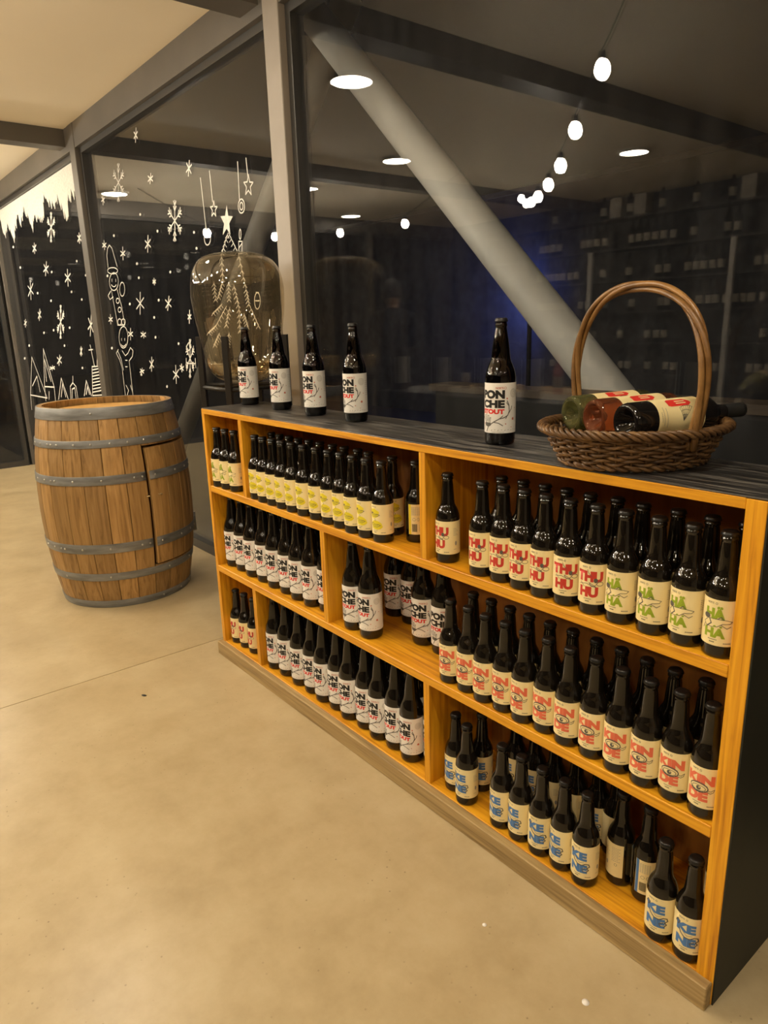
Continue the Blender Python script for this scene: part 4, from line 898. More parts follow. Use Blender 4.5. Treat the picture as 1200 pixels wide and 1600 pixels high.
('painted_snowflake',0.008,[[(-4.661,2.196),(-4.7,2.092)],[(-4.681,2.144),(-4.671,2.12)],[(-4.681,2.144),(-4.707,2.125)],[(-4.69,2.118),(-4.681,2.093)],[(-4.69,2.118),(-4.717,2.098)],[(-4.661,2.196),(-4.767,2.158)],[(-4.714,2.177),(-4.734,2.151)],[(-4.714,2.177),(-4.74,2.186)],[(-4.74,2.167),(-4.761,2.141)],[(-4.74,2.167),(-4.766,2.177)],[(-4.661,2.196),(-4.728,2.261)],[(-4.694,2.229),(-4.724,2.228)],[(-4.694,2.229),(-4.694,2.257)],[(-4.711,2.245),(-4.74,2.245)],[(-4.711,2.245),(-4.71,2.274)],[(-4.661,2.196),(-4.624,2.297)],[(-4.642,2.247),(-4.652,2.272)],[(-4.642,2.247),(-4.617,2.266)],[(-4.633,2.272),(-4.642,2.297)],[(-4.633,2.272),(-4.608,2.291)],[(-4.661,2.196),(-4.56,2.233)],[(-4.61,2.215),(-4.591,2.24)],[(-4.61,2.215),(-4.585,2.206)],[(-4.585,2.224),(-4.566,2.249)],[(-4.585,2.224),(-4.56,2.215)],[(-4.661,2.196),(-4.596,2.132)],[(-4.629,2.164),(-4.6,2.165)],[(-4.629,2.164),(-4.629,2.135)],[(-4.612,2.148),(-4.584,2.149)],[(-4.612,2.148),(-4.613,2.119)]],[]),
('painted_snowflake',0.011,[[(-4.287,2.42),(-4.318,2.354)],[(-4.272,2.399),(-4.333,2.376)],[(-4.282,2.368),(-4.323,2.407)]],[]),
('painted_snowflake',0.011,[[(-3.634,2.134),(-3.662,2.068)],[(-3.614,2.112),(-3.682,2.09)],[(-3.627,2.075),(-3.669,2.127)]],[]),
('painted_snowflake',0.011,[[(-4.144,2.16),(-4.17,2.112)],[(-4.122,2.143),(-4.193,2.128)],[(-4.128,2.119),(-4.186,2.153)]],[]),
('painted_snowflake',0.011,[[(-4.283,1.849),(-4.315,1.76)],[(-4.254,1.824),(-4.344,1.785)],[(-4.263,1.784),(-4.335,1.825)]],[]),
('painted_snowflake',0.011,[[(-4.719,1.827),(-4.739,1.753)],[(-4.687,1.801),(-4.771,1.779)],[(-4.696,1.775),(-4.762,1.806)]],[]),
('painted_snowflake',0.011,[[(-5.054,1.9),(-5.061,1.845)],[(-5.019,1.881),(-5.097,1.864)],[(-5.028,1.858),(-5.088,1.887)]],[]),
('painted_snowflake',0.011,[[(-4.508,1.541),(-4.552,1.412)],[(-4.46,1.507),(-4.602,1.446)],[(-4.476,1.446),(-4.584,1.508)]],[]),
('painted_snowflake',0.011,[[(-4.068,1.496),(-4.109,1.421)],[(-4.045,1.48),(-4.132,1.436)],[(-4.053,1.439),(-4.125,1.479)]],[]),
('painted_snowflake',0.011,[[(-4.262,1.608),(-4.266,1.572)],[(-4.24,1.597),(-4.288,1.583)],[(-4.244,1.581),(-4.284,1.599)]],[]),
('painted_snowflake',0.011,[[(-5.107,1.424),(-5.125,1.364)],[(-5.075,1.405),(-5.157,1.383)],[(-5.085,1.38),(-5.147,1.408)]],[]),
('painted_snowflake',0.011,[[(-4.75,1.328),(-4.777,1.255)],[(-4.721,1.304),(-4.807,1.279)],[(-4.729,1.279),(-4.798,1.305)]],[]),
('painted_snowflake',0.011,[[(-4.539,1.305),(-4.534,1.266)],[(-4.494,1.297),(-4.581,1.274)],[(-4.501,1.274),(-4.573,1.298)]],[]),
('painted_snowflake',0.011,[[(-4.437,1.148),(-4.467,1.06)],[(-4.414,1.131),(-4.491,1.077)],[(-4.424,1.086),(-4.48,1.123)]],[]),
('painted_snowflake',0.011,[[(-4.077,1.105),(-4.093,1.0)],[(-4.041,1.081),(-4.129,1.024)],[(-4.049,1.037),(-4.121,1.069)]],[]),
('painted_snowflake',0.011,[[(-4.624,1.074),(-4.643,1.036)],[(-4.594,1.063),(-4.673,1.047)],[(-4.607,1.044),(-4.66,1.067)]],[]),
('painted_snowflake',0.011,[[(-3.805,1.41),(-3.826,1.342)],[(-3.793,1.386),(-3.838,1.365)],[(-3.798,1.365),(-3.833,1.387)]],[]),
('painted_snowflake',0.011,[[(-3.988,1.115),(-3.994,1.071)],[(-3.963,1.101),(-4.019,1.085)],[(-3.972,1.08),(-4.01,1.105)]],[]),
('painted_snowflake',0.011,[[(-4.963,2.172),(-4.985,2.113)],[(-4.942,2.148),(-5.006,2.137)],[(-4.955,2.123),(-4.993,2.162)]],[]),
('painted_snow_dot',0.01,[],[[(-4.353,1.973),(-4.359,1.968),(-4.37,1.967),(-4.379,1.971),(-4.382,1.977),(-4.375,1.982),(-4.365,1.983),(-4.355,1.979)]]),
('painted_snow_dot',0.01,[],[[(-4.122,1.855),(-4.128,1.85),(-4.138,1.849),(-4.147,1.852),(-4.149,1.858),(-4.144,1.863),(-4.133,1.865),(-4.125,1.861)]]),
('painted_snow_dot',0.01,[],[[(-3.647,1.795),(-3.651,1.791),(-3.659,1.79),(-3.667,1.793),(-3.669,1.798),(-3.664,1.803),(-3.656,1.804),(-3.649,1.801)]]),
('painted_snow_dot',0.01,[],[[(-4.835,1.909),(-4.843,1.903),(-4.856,1.902),(-4.867,1.906),(-4.869,1.912),(-4.862,1.918),(-4.849,1.919),(-4.838,1.915)]]),
('painted_snow_dot',0.01,[],[[(-4.492,1.709),(-4.499,1.704),(-4.51,1.702),(-4.52,1.705),(-4.523,1.712),(-4.516,1.717),(-4.505,1.719),(-4.495,1.716)]]),
('painted_snow_dot',0.01,[],[[(-4.487,1.627),(-4.494,1.621),(-4.505,1.619),(-4.515,1.622),(-4.518,1.629),(-4.511,1.634),(-4.5,1.636),(-4.49,1.633)]]),
('painted_snow_dot',0.01,[],[[(-4.002,1.625),(-4.007,1.62),(-4.017,1.618),(-4.025,1.621),(-4.028,1.627),(-4.022,1.632),(-4.013,1.634),(-4.004,1.631)]]),
('painted_snow_dot',0.01,[],[[(-4.694,1.479),(-4.701,1.473),(-4.713,1.471),(-4.724,1.474),(-4.727,1.481),(-4.72,1.487),(-4.707,1.489),(-4.696,1.486)]]),
('painted_snow_dot',0.01,[],[[(-4.212,1.482),(-4.218,1.476),(-4.229,1.474),(-4.238,1.477),(-4.24,1.483),(-4.234,1.489),(-4.224,1.491),(-4.214,1.488)]]),
('painted_snow_dot',0.01,[],[[(-4.31,1.386),(-4.316,1.38),(-4.328,1.377),(-4.337,1.38),(-4.34,1.386),(-4.333,1.393),(-4.322,1.395),(-4.313,1.392)]]),
('painted_snow_dot',0.01,[],[[(-3.988,1.231),(-3.993,1.225),(-4.003,1.222),(-4.012,1.225),(-4.014,1.231),(-4.009,1.237),(-3.999,1.239),(-3.99,1.237)]]),
('painted_snow_dot',0.01,[],[[(-4.227,0.975),(-4.233,0.968),(-4.244,0.965),(-4.254,0.967),(-4.256,0.973),(-4.25,0.98),(-4.239,0.983),(-4.23,0.981)]]),
('painted_snow_dot',0.01,[],[[(-4.635,1.035),(-4.642,1.027),(-4.655,1.024),(-4.666,1.027),(-4.668,1.033),(-4.661,1.041),(-4.648,1.044),(-4.638,1.041)]]),
('painted_snow_dot',0.01,[],[[(-5.145,1.199),(-5.154,1.192),(-5.169,1.189),(-5.181,1.192),(-5.184,1.199),(-5.176,1.206),(-5.161,1.209),(-5.148,1.207)]]),
('painted_snow_dot',0.01,[],[[(-4.325,1.269),(-4.331,1.263),(-4.342,1.26),(-4.352,1.263),(-4.354,1.269),(-4.348,1.275),(-4.337,1.278),(-4.327,1.275)]]),
('painted_snow_dot',0.01,[],[[(-5.052,1.677),(-5.06,1.67),(-5.074,1.669),(-5.086,1.672),(-5.089,1.679),(-5.081,1.685),(-5.066,1.687),(-5.055,1.684)]]),
('painted_snow_dot',0.01,[],[[(-3.634,1.716),(-3.638,1.711),(-3.647,1.71),(-3.654,1.713),(-3.656,1.718),(-3.652,1.723),(-3.643,1.724),(-3.636,1.721)]]),
('painted_snowflake',0.009,[[(-3.861,1.15),(-3.888,1.041)],[(-3.874,1.096),(-3.869,1.073)],[(-3.874,1.096),(-3.891,1.072)],[(-3.881,1.069),(-3.876,1.046)],[(-3.881,1.069),(-3.898,1.045)],[(-3.861,1.15),(-3.928,1.094)],[(-3.895,1.122),(-3.907,1.094)],[(-3.895,1.122),(-3.91,1.127)],[(-3.911,1.108),(-3.924,1.08)],[(-3.911,1.108),(-3.927,1.113)],[(-3.861,1.15),(-3.901,1.203)],[(-3.881,1.176),(-3.9,1.171)],[(-3.881,1.176),(-3.88,1.204)],[(-3.891,1.189),(-3.91,1.184)],[(-3.891,1.189),(-3.89,1.217)],[(-3.861,1.15),(-3.836,1.255)],[(-3.849,1.203),(-3.854,1.226)],[(-3.849,1.203),(-3.832,1.226)],[(-3.842,1.229),(-3.848,1.252)],[(-3.842,1.229),(-3.826,1.252)],[(-3.861,1.15),(-3.797,1.203)],[(-3.829,1.177),(-3.817,1.204)],[(-3.829,1.177),(-3.814,1.172)],[(-3.813,1.19),(-3.801,1.218)],[(-3.813,1.19),(-3.798,1.185)],[(-3.861,1.15),(-3.822,1.097)],[(-3.842,1.123),(-3.824,1.129)],[(-3.842,1.123),(-3.843,1.095)],[(-3.832,1.11),(-3.814,1.116)],[(-3.832,1.11),(-3.833,1.082)]],[]),
('painted_snowflake',0.008,[[(-3.912,1.12),(-3.799,1.123)],[(-3.914,1.149),(-3.928,1.094)],[(-3.793,1.151),(-3.797,1.098)],[(-3.857,1.238),(-3.898,1.213),(-3.869,1.192),(-3.829,1.214),(-3.857,1.238)]],[]),
('painted_elf',0.008,[[(-5.037,1.729),(-5.034,1.802),(-5.003,1.847),(-4.958,1.863),(-4.917,1.839),(-4.89,1.781),(-4.862,1.723)],[(-4.86,1.695),(-4.873,1.688),(-4.902,1.683),(-4.943,1.682),(-4.987,1.685),(-5.025,1.692),(-5.051,1.701),(-5.057,1.71),(-5.044,1.718),(-5.013,1.723),(-4.972,1.723),(-4.928,1.72),(-4.891,1.713),(-4.866,1.704),(-4.86,1.695)],[(-4.873,1.628),(-4.887,1.608),(-4.912,1.591),(-4.945,1.58),(-4.98,1.578),(-5.012,1.584),(-5.036,1.598),(-5.048,1.617),(-5.046,1.639),(-5.031,1.66),(-5.005,1.677),(-4.972,1.687),(-4.937,1.689),(-4.906,1.682),(-4.883,1.669),(-4.871,1.65),(-4.873,1.628)],[(-4.99,1.652),(-4.996,1.636)],[(-4.915,1.647),(-4.921,1.631)],[(-4.919,1.612),(-4.932,1.606),(-4.95,1.602),(-4.971,1.602),(-4.99,1.605),(-5.005,1.61),(-5.013,1.618)],[(-5.029,1.584),(-5.012,1.492),(-4.988,1.353)],[(-4.915,1.582),(-4.868,1.474),(-4.851,1.351)],[(-5.045,1.577),(-5.107,1.551),(-5.078,1.524),(-5.008,1.538)],[(-4.771,1.574),(-4.785,1.553),(-4.808,1.538),(-4.834,1.534),(-4.856,1.541),(-4.868,1.558),(-4.866,1.58),(-4.852,1.601),(-4.829,1.616),(-4.803,1.62),(-4.781,1.613),(-4.77,1.596),(-4.771,1.574)],[(-4.899,1.508),(-4.912,1.497),(-4.936,1.493),(-4.956,1.499),(-4.961,1.511),(-4.947,1.522),(-4.924,1.526),(-4.904,1.52),(-4.899,1.508)],[(-4.883,1.45),(-4.896,1.439),(-4.92,1.435),(-4.94,1.44),(-4.945,1.452),(-4.931,1.464),(-4.908,1.468),(-4.888,1.462),(-4.883,1.45)],[(-4.988,1.353),(-4.851,1.351)],[(-4.905,1.372),(-4.921,1.358),(-4.95,1.352),(-4.975,1.359),(-4.98,1.374),(-4.964,1.389),(-4.935,1.394),(-4.911,1.387),(-4.905,1.372)],[(-4.832,1.371),(-4.848,1.357),(-4.876,1.351),(-4.9,1.358),(-4.905,1.372),(-4.889,1.387),(-4.861,1.392),(-4.837,1.385),(-4.832,1.371)]],[]),
('painted_elf',0.008,[[(-4.819,1.272),(-4.832,1.248),(-4.855,1.226),(-4.883,1.21),(-4.915,1.202),(-4.945,1.201),(-4.971,1.21),(-4.989,1.226),(-4.996,1.248),(-4.992,1.273),(-4.978,1.297),(-4.955,1.319),(-4.925,1.334),(-4.894,1.342),(-4.864,1.342),(-4.839,1.333),(-4.823,1.317),(-4.815,1.296),(-4.819,1.272)],[(-4.945,1.264),(-4.949,1.251)],[(-4.883,1.264),(-4.887,1.251)],[(-4.874,1.227),(-4.883,1.222),(-4.896,1.217),(-4.91,1.214),(-4.926,1.213),(-4.94,1.214),(-4.953,1.217),(-4.963,1.221),(-4.968,1.227)],[(-5.036,1.191),(-5.085,1.165),(-5.035,1.122),(-5.004,1.066),(-5.007,0.881)],[(-4.962,1.183),(-4.911,1.15),(-4.855,1.167),(-4.794,1.205),(-4.753,1.185),(-4.778,1.147),(-4.849,1.117),(-4.855,0.885)],[(-5.052,1.182),(-5.006,1.131),(-4.983,1.053)],[(-4.922,1.12),(-4.884,1.12)],[(-4.937,1.076),(-4.899,1.077)],[(-4.97,0.949),(-4.931,0.916),(-4.968,0.883)],[(-4.881,0.953),(-4.858,0.911)]],[]),
('painted_bauble',0.008,[[(-3.526,2.036),(-3.513,1.796)],[(-3.471,1.752),(-3.476,1.738),(-3.486,1.728),(-3.5,1.721),(-3.514,1.72),(-3.528,1.724),(-3.538,1.733),(-3.543,1.745),(-3.543,1.759),(-3.537,1.773),(-3.527,1.784),(-3.513,1.79),(-3.499,1.791),(-3.486,1.787),(-3.476,1.778),(-3.47,1.766),(-3.471,1.752)],[(-3.52,1.797),(-3.491,1.793)]],[]),
('painted_star',0.008,[[(-3.421,2.05),(-3.415,1.911)],[(-3.401,1.912),(-3.397,1.886),(-3.371,1.882),(-3.395,1.868),(-3.393,1.842),(-3.412,1.859),(-3.437,1.848),(-3.425,1.872),(-3.443,1.891),(-3.415,1.889),(-3.401,1.912)]],[]),
('painted_bauble',0.008,[[(-3.132,2.039),(-3.141,1.883)],[(-3.097,1.847),(-3.101,1.836),(-3.109,1.827),(-3.12,1.822),(-3.133,1.822),(-3.144,1.825),(-3.153,1.833),(-3.158,1.844),(-3.158,1.855),(-3.154,1.866),(-3.145,1.875),(-3.134,1.88),(-3.122,1.881),(-3.111,1.877),(-3.102,1.869),(-3.097,1.859),(-3.097,1.847)],[(-3.112,1.849),(-3.116,1.841),(-3.122,1.836),(-3.13,1.835),(-3.137,1.838),(-3.142,1.845),(-3.143,1.853),(-3.139,1.861),(-3.133,1.866),(-3.125,1.867),(-3.117,1.864),(-3.113,1.857),(-3.112,1.849)]],[]),
('painted_star',0.008,[[(-3.052,2.04),(-3.047,1.966)],[(-3.04,1.97),(-3.034,1.939),(-3.004,1.933),(-3.031,1.918),(-3.028,1.886),(-3.051,1.907),(-3.079,1.894),(-3.066,1.923),(-3.087,1.946),(-3.056,1.943),(-3.04,1.97)]],[]),
('painted_star',0.008,[],[[(-3.271,1.876),(-3.264,1.827),(-3.219,1.819),(-3.261,1.792),(-3.258,1.74),(-3.291,1.773),(-3.336,1.749),(-3.313,1.798),(-3.344,1.835),(-3.296,1.831)]]),
('painted_fir_tree',0.007,[[(-3.281,1.752),(-3.368,1.66),(-3.378,1.534),(-3.444,1.457)],[(-3.29,1.743),(-3.313,1.731)],[(-3.29,1.743),(-3.273,1.727)],[(-3.307,1.725),(-3.33,1.713)],[(-3.307,1.725),(-3.29,1.709)],[(-3.324,1.707),(-3.347,1.694)],[(-3.324,1.707),(-3.307,1.69)],[(-3.341,1.688),(-3.365,1.676)],[(-3.341,1.688),(-3.324,1.672)],[(-3.359,1.67),(-3.382,1.657)],[(-3.359,1.67),(-3.341,1.653)],[(-3.369,1.648),(-3.392,1.635)],[(-3.369,1.648),(-3.351,1.631)],[(-3.371,1.623),(-3.395,1.61)],[(-3.371,1.623),(-3.353,1.606)],[(-3.373,1.598),(-3.397,1.584)],[(-3.373,1.598),(-3.355,1.581)],[(-3.375,1.572),(-3.399,1.559)],[(-3.375,1.572),(-3.357,1.556)],[(-3.377,1.547),(-3.401,1.533)],[(-3.377,1.547),(-3.359,1.531)],[(-3.385,1.527),(-3.409,1.513)],[(-3.385,1.527),(-3.367,1.51)],[(-3.398,1.512),(-3.422,1.497)],[(-3.398,1.512),(-3.38,1.495)],[(-3.411,1.496),(-3.435,1.482)],[(-3.411,1.496),(-3.393,1.48)],[(-3.424,1.481),(-3.449,1.466)],[(-3.424,1.481),(-3.406,1.464)],[(-3.437,1.465),(-3.462,1.451)],[(-3.437,1.465),(-3.419,1.449)],[(-3.275,1.751),(-3.194,1.651),(-3.145,1.49),(-3.127,1.408)],[(-3.267,1.741),(-3.289,1.729)],[(-3.267,1.741),(-3.25,1.725)],[(-3.251,1.721),(-3.273,1.709)],[(-3.251,1.721),(-3.234,1.705)],[(-3.234,1.701),(-3.257,1.688)],[(-3.234,1.701),(-3.218,1.685)],[(-3.218,1.681),(-3.24,1.668)],[(-3.218,1.681),(-3.202,1.665)],[(-3.202,1.661),(-3.224,1.648)],[(-3.202,1.661),(-3.186,1.645)],[(-3.189,1.635),(-3.211,1.622)],[(-3.189,1.635),(-3.173,1.619)],[(-3.179,1.603),(-3.201,1.59)],[(-3.179,1.603),(-3.163,1.587)],[(-3.17,1.571),(-3.191,1.558)],[(-3.17,1.571),(-3.153,1.555)],[(-3.16,1.539),(-3.181,1.525)],[(-3.16,1.539),(-3.143,1.523)],[(-3.15,1.507),(-3.171,1.493)],[(-3.15,1.507),(-3.133,1.491)],[(-3.143,1.482),(-3.164,1.469)],[(-3.143,1.482),(-3.126,1.467)],[(-3.139,1.466),(-3.161,1.452)],[(-3.139,1.466),(-3.123,1.45)],[(-3.136,1.449),(-3.157,1.435)],[(-3.136,1.449),(-3.119,1.434)],[(-3.132,1.433),(-3.154,1.419)],[(-3.132,1.433),(-3.116,1.417)],[(-3.129,1.416),(-3.15,1.402)],[(-3.129,1.416),(-3.112,1.401)],[(-3.115,1.401),(-3.043,1.305)],[(-3.108,1.392),(-3.129,1.378)],[(-3.108,1.392),(-3.091,1.376)],[(-3.093,1.372),(-3.115,1.358)],[(-3.093,1.372),(-3.077,1.357)],[(-3.079,1.353),(-3.1,1.339)],[(-3.079,1.353),(-3.063,1.338)],[(-3.065,1.334),(-3.085,1.32)],[(-3.065,1.334),(-3.048,1.319)],[(-3.05,1.315),(-3.071,1.301)],[(-3.05,1.315),(-3.034,1.3)],[(-3.359,1.416),(-3.493,1.325),(-3.6,1.288)],[(-3.372,1.408),(-3.396,1.393)],[(-3.372,1.408),(-3.354,1.392)],[(-3.398,1.39),(-3.423,1.375)],[(-3.398,1.39),(-3.38,1.374)],[(-3.425,1.372),(-3.45,1.357)],[(-3.425,1.372),(-3.406,1.355)],[(-3.452,1.353),(-3.477,1.338)],[(-3.452,1.353),(-3.433,1.337)],[(-3.479,1.335),(-3.505,1.319)],[(-3.479,1.335),(-3.46,1.318)],[(-3.503,1.322),(-3.529,1.306)],[(-3.503,1.322),(-3.484,1.305)],[(-3.524,1.314),(-3.55,1.298)],[(-3.524,1.314),(-3.505,1.298)],[(-3.546,1.307),(-3.572,1.291)],[(-3.546,1.307),(-3.526,1.29)],[(-3.567,1.299),(-3.594,1.283)],[(-3.567,1.299),(-3.548,1.283)],[(-3.589,1.292),(-3.616,1.275)],[(-3.589,1.292),(-3.569,1.275)],[(-3.406,1.428),(-3.526,1.384)],[(-3.418,1.423),(-3.443,1.409)],[(-3.418,1.423),(-3.4,1.407)],[(-3.442,1.415),(-3.467,1.4)],[(-3.442,1.415),(-3.423,1.399)],[(-3.465,1.406),(-3.49,1.391)],[(-3.465,1.406),(-3.447,1.39)],[(-3.489,1.398),(-3.515,1.382)],[(-3.489,1.398),(-3.47,1.381)],[(-3.513,1.389),(-3.539,1.373)],[(-3.513,1.389),(-3.494,1.372)],[(-3.325,1.409),(-3.385,1.317)],[(-3.331,1.4),(-3.355,1.385)],[(-3.331,1.4),(-3.314,1.384)],[(-3.343,1.382),(-3.367,1.367)],[(-3.343,1.382),(-3.325,1.366)],[(-3.355,1.364),(-3.379,1.349)],[(-3.355,1.364),(-3.337,1.348)],[(-3.367,1.345),(-3.391,1.33)],[(-3.367,1.345),(-3.349,1.329)],[(-3.379,1.327),(-3.403,1.311)],[(-3.379,1.327),(-3.361,1.31)],[(-3.265,1.512),(-3.231,1.406),(-3.239,1.284)],[(-3.262,1.502),(-3.285,1.488)],[(-3.262,1.502),(-3.245,1.486)],[(-3.255,1.48),(-3.278,1.466)],[(-3.255,1.48),(-3.238,1.464)],[(-3.248,1.459),(-3.271,1.445)],[(-3.248,1.459),(-3.231,1.443)],[(-3.241,1.438),(-3.264,1.423)],[(-3.241,1.438),(-3.224,1.422)],[(-3.235,1.416),(-3.257,1.402)],[(-3.235,1.416),(-3.217,1.401)],[(-3.232,1.394),(-3.254,1.379)],[(-3.232,1.394),(-3.215,1.378)],[(-3.233,1.369),(-3.256,1.355)],[(-3.233,1.369),(-3.216,1.354)],[(-3.235,1.345),(-3.258,1.33)],[(-3.235,1.345),(-3.218,1.33)],[(-3.237,1.321),(-3.259,1.306)],[(-3.237,1.321),(-3.219,1.305)],[(-3.238,1.296),(-3.261,1.281)],[(-3.238,1.296),(-3.221,1.281)],[(-3.316,1.53),(-3.327,1.44)],[(-3.317,1.521),(-3.341,1.508)],[(-3.317,1.521),(-3.3,1.505)],[(-3.32,1.503),(-3.343,1.489)],[(-3.32,1.503),(-3.302,1.487)],[(-3.322,1.485),(-3.345,1.471)],[(-3.322,1.485),(-3.304,1.469)],[(-3.324,1.467),(-3.347,1.453)],[(-3.324,1.467),(-3.306,1.451)],[(-3.326,1.449),(-3.349,1.435)],[(-3.326,1.449),(-3.308,1.433)],[(-3.464,1.286),(-3.537,1.221)],[(-3.471,1.28),(-3.496,1.264)],[(-3.471,1.28),(-3.452,1.264)],[(-3.485,1.267),(-3.511,1.251)],[(-3.485,1.267),(-3.466,1.251)],[(-3.5,1.254),(-3.526,1.238)],[(-3.5,1.254),(-3.481,1.238)],[(-3.515,1.241),(-3.541,1.225)],[(-3.515,1.241),(-3.495,1.225)],[(-3.529,1.228),(-3.556,1.211)],[(-3.529,1.228),(-3.51,1.212)],[(-3.184,1.374),(-3.156,1.307)],[(-3.181,1.367),(-3.203,1.353)],[(-3.181,1.367),(-3.164,1.352)],[(-3.176,1.354),(-3.198,1.339)],[(-3.176,1.354),(-3.159,1.339)],[(-3.17,1.341),(-3.192,1.326)],[(-3.17,1.341),(-3.153,1.325)],[(-3.164,1.327),(-3.186,1.313)],[(-3.164,1.327),(-3.148,1.312)],[(-3.159,1.314),(-3.181,1.299)],[(-3.159,1.314),(-3.142,1.299)],[(-3.478,1.541),(-3.475,1.446)],[(-3.478,1.531),(-3.503,1.517)],[(-3.478,1.531),(-3.459,1.514)],[(-3.477,1.512),(-3.503,1.498)],[(-3.477,1.512),(-3.459,1.496)],[(-3.477,1.494),(-3.502,1.479)],[(-3.477,1.494),(-3.458,1.477)],[(-3.476,1.475),(-3.502,1.46)],[(-3.476,1.475),(-3.458,1.458)],[(-3.476,1.456),(-3.501,1.441)],[(-3.476,1.456),(-3.457,1.439)],[(-3.356,1.285),(-3.382,1.222)],[(-3.358,1.279),(-3.383,1.263)],[(-3.358,1.279),(-3.34,1.263)],[(-3.363,1.266),(-3.388,1.251)],[(-3.363,1.266),(-3.345,1.25)],[(-3.369,1.254),(-3.393,1.238)],[(-3.369,1.254),(-3.35,1.238)],[(-3.374,1.241),(-3.398,1.225)],[(-3.374,1.241),(-3.356,1.225)],[(-3.379,1.228),(-3.404,1.212)],[(-3.379,1.228),(-3.361,1.212)]],[]),
('painted_candle',0.007,[[(-3.151,1.732),(-3.157,1.716),(-3.164,1.711),(-3.17,1.718),(-3.17,1.734),(-3.164,1.749),(-3.157,1.755),(-3.151,1.748),(-3.151,1.732)],[(-3.179,1.704),(-3.188,1.65),(-3.156,1.647),(-3.147,1.7),(-3.179,1.704)],[(-3.184,1.673),(-3.149,1.692)]],[]),
('painted_bauble',0.007,[[(-3.015,1.426),(-3.021,1.41),(-3.03,1.398),(-3.042,1.391),(-3.054,1.391),(-3.064,1.399),(-3.07,1.412),(-3.07,1.429),(-3.065,1.445),(-3.055,1.457),(-3.043,1.464),(-3.031,1.463),(-3.021,1.456),(-3.016,1.442),(-3.015,1.426)],[(-3.061,1.428),(-3.024,1.427)],[(-3.049,1.465),(-3.025,1.464)]],[]),
]

YP = Y_GLASS - 0.0012
def painted(name, w, strokes, fills, win):
    bm = bmesh.new()
    def quad(pts, off=0.0):
        vs_ = [bm.verts.new((x - win.location.x, YP - off - win.location.y, z)) for x, z in pts]
        try: bm.faces.new(vs_)
        except ValueError: pass
    n = 0
    for s in strokes:
        for (a, b), (c, d) in zip(s, s[1:]):
            dx, dy = c - a, d - b; l = math.hypot(dx, dy) or 1e-9; nx, ny = -dy / l * w / 2, dx / l * w / 2; ex, ey = dx / l * w * .35, dy / l * w * .35
            quad([(a - nx - ex, b - ny - ey), (c - nx + ex, d - ny + ey), (c + nx + ex, d + ny + ey), (a + nx - ex, b + ny - ey)], 0.00002 * (n % 20)); n += 1
    for f in fills: quad(f)
    bmesh.ops.recalc_face_normals(bm, faces=bm.faces[:])
    mesh_obj(name, from_bm(name, bm), M['paint_white'], win)
for nm, w, st, fi in DRAWINGS:
    ref = (st[0] if st else fi[0])[0][0]
    painted(nm, w * (0.5 if nm == 'painted_fir_tree' else 0.75), st, fi, W[0] if ref < -5.3 else W[1])
# sprayed snow along the top of the far pane: many soft overlapping drips
bm = bmesh.new(); x = -7.91; n = 0
while x < -5.40:
    top = 2.462; ln = 0.20 + 0.06 * math.sin(x * 7.3) + 0.045 * math.sin(x * 19.1) + random.uniform(-0.045, 0.05); w = random.uniform(0.05, 0.085)
    yo = YP - 0.00003 * (n % 25); n += 1
    pts = [(x, top), (x + w, top), (x + w * 0.95, top - ln * 0.7), (x + w * 0.62, top - ln), (x + w * 0.45, top - ln * 1.02), (x + w * 0.10, top - ln * 0.72)]
    pts = [(min(px, -5.37), z) for px, z in pts]
    bm.faces.new([bm.verts.new((px - W[0].location.x, yo - W[0].location.y, z)) for px, z in pts][::-1])
    x += random.uniform(0.016, 0.030)
bmesh.ops.recalc_face_normals(bm, faces=bm.faces[:])
mesh_obj('painted_snow', from_bm('painted_snow', bm), M['paint_white'], W[0])

# ------------------------------------------------------------------ what the window mirrors: wine rack, table, a person
rk = thing('wine_rack', 'tall black wine rack along the dark back wall', 'rack', (-4.2, -4.2, 0))
box('back_panel', -7.0, -1.2, -4.34, -4.325, 0.02, 2.50, M['rack_wood'], rk)
LEV = [0.32, 0.67, 1.02, 1.37, 1.72, 2.07, 2.40]
for z in LEV: box('rack_board', -7.0, -1.2, -4.325, -4.05, z - 0.022, z, M['rack_wood'], rk)
for x in (-7.0, -5.30, -3.62, -1.25): box('upright', x, x + 0.05, -4.05, -4.01, 0.0, 2.40 if x in (-7.0, -1.25) else 2.05, M['rack_steel'] if x in (-5.30, -3.62) else M['rack_wood'], rk)
PR = [(0.0, 0.0), (0.034, 0.0), (0.0365, 0.006), (0.0365, 0.05), (0.0368, 0.051), (0.0368, 0.135), (0.0365, 0.136), (0.0365, 0.185), (0.030, 0.206), (0.0165, 0.228), (0.0140, 0.25), (0.0146, 0.298), (0.0, 0.300)]
def rack_me(body):
    me = from_bm('wine_bottle', lathe_bm(PR, 14, None, lambda i: 1 if i in (4, 5) else 0), True)
    for m in (body, M['carton'], ): me.materials.append(m)
    return me
RM = rack_me(M['rack_bottle']); RR = rack_me(M['rack_rose'])
NAMES = ['lowest', 'second', 'third', 'fourth', 'fifth', 'sixth', 'top']
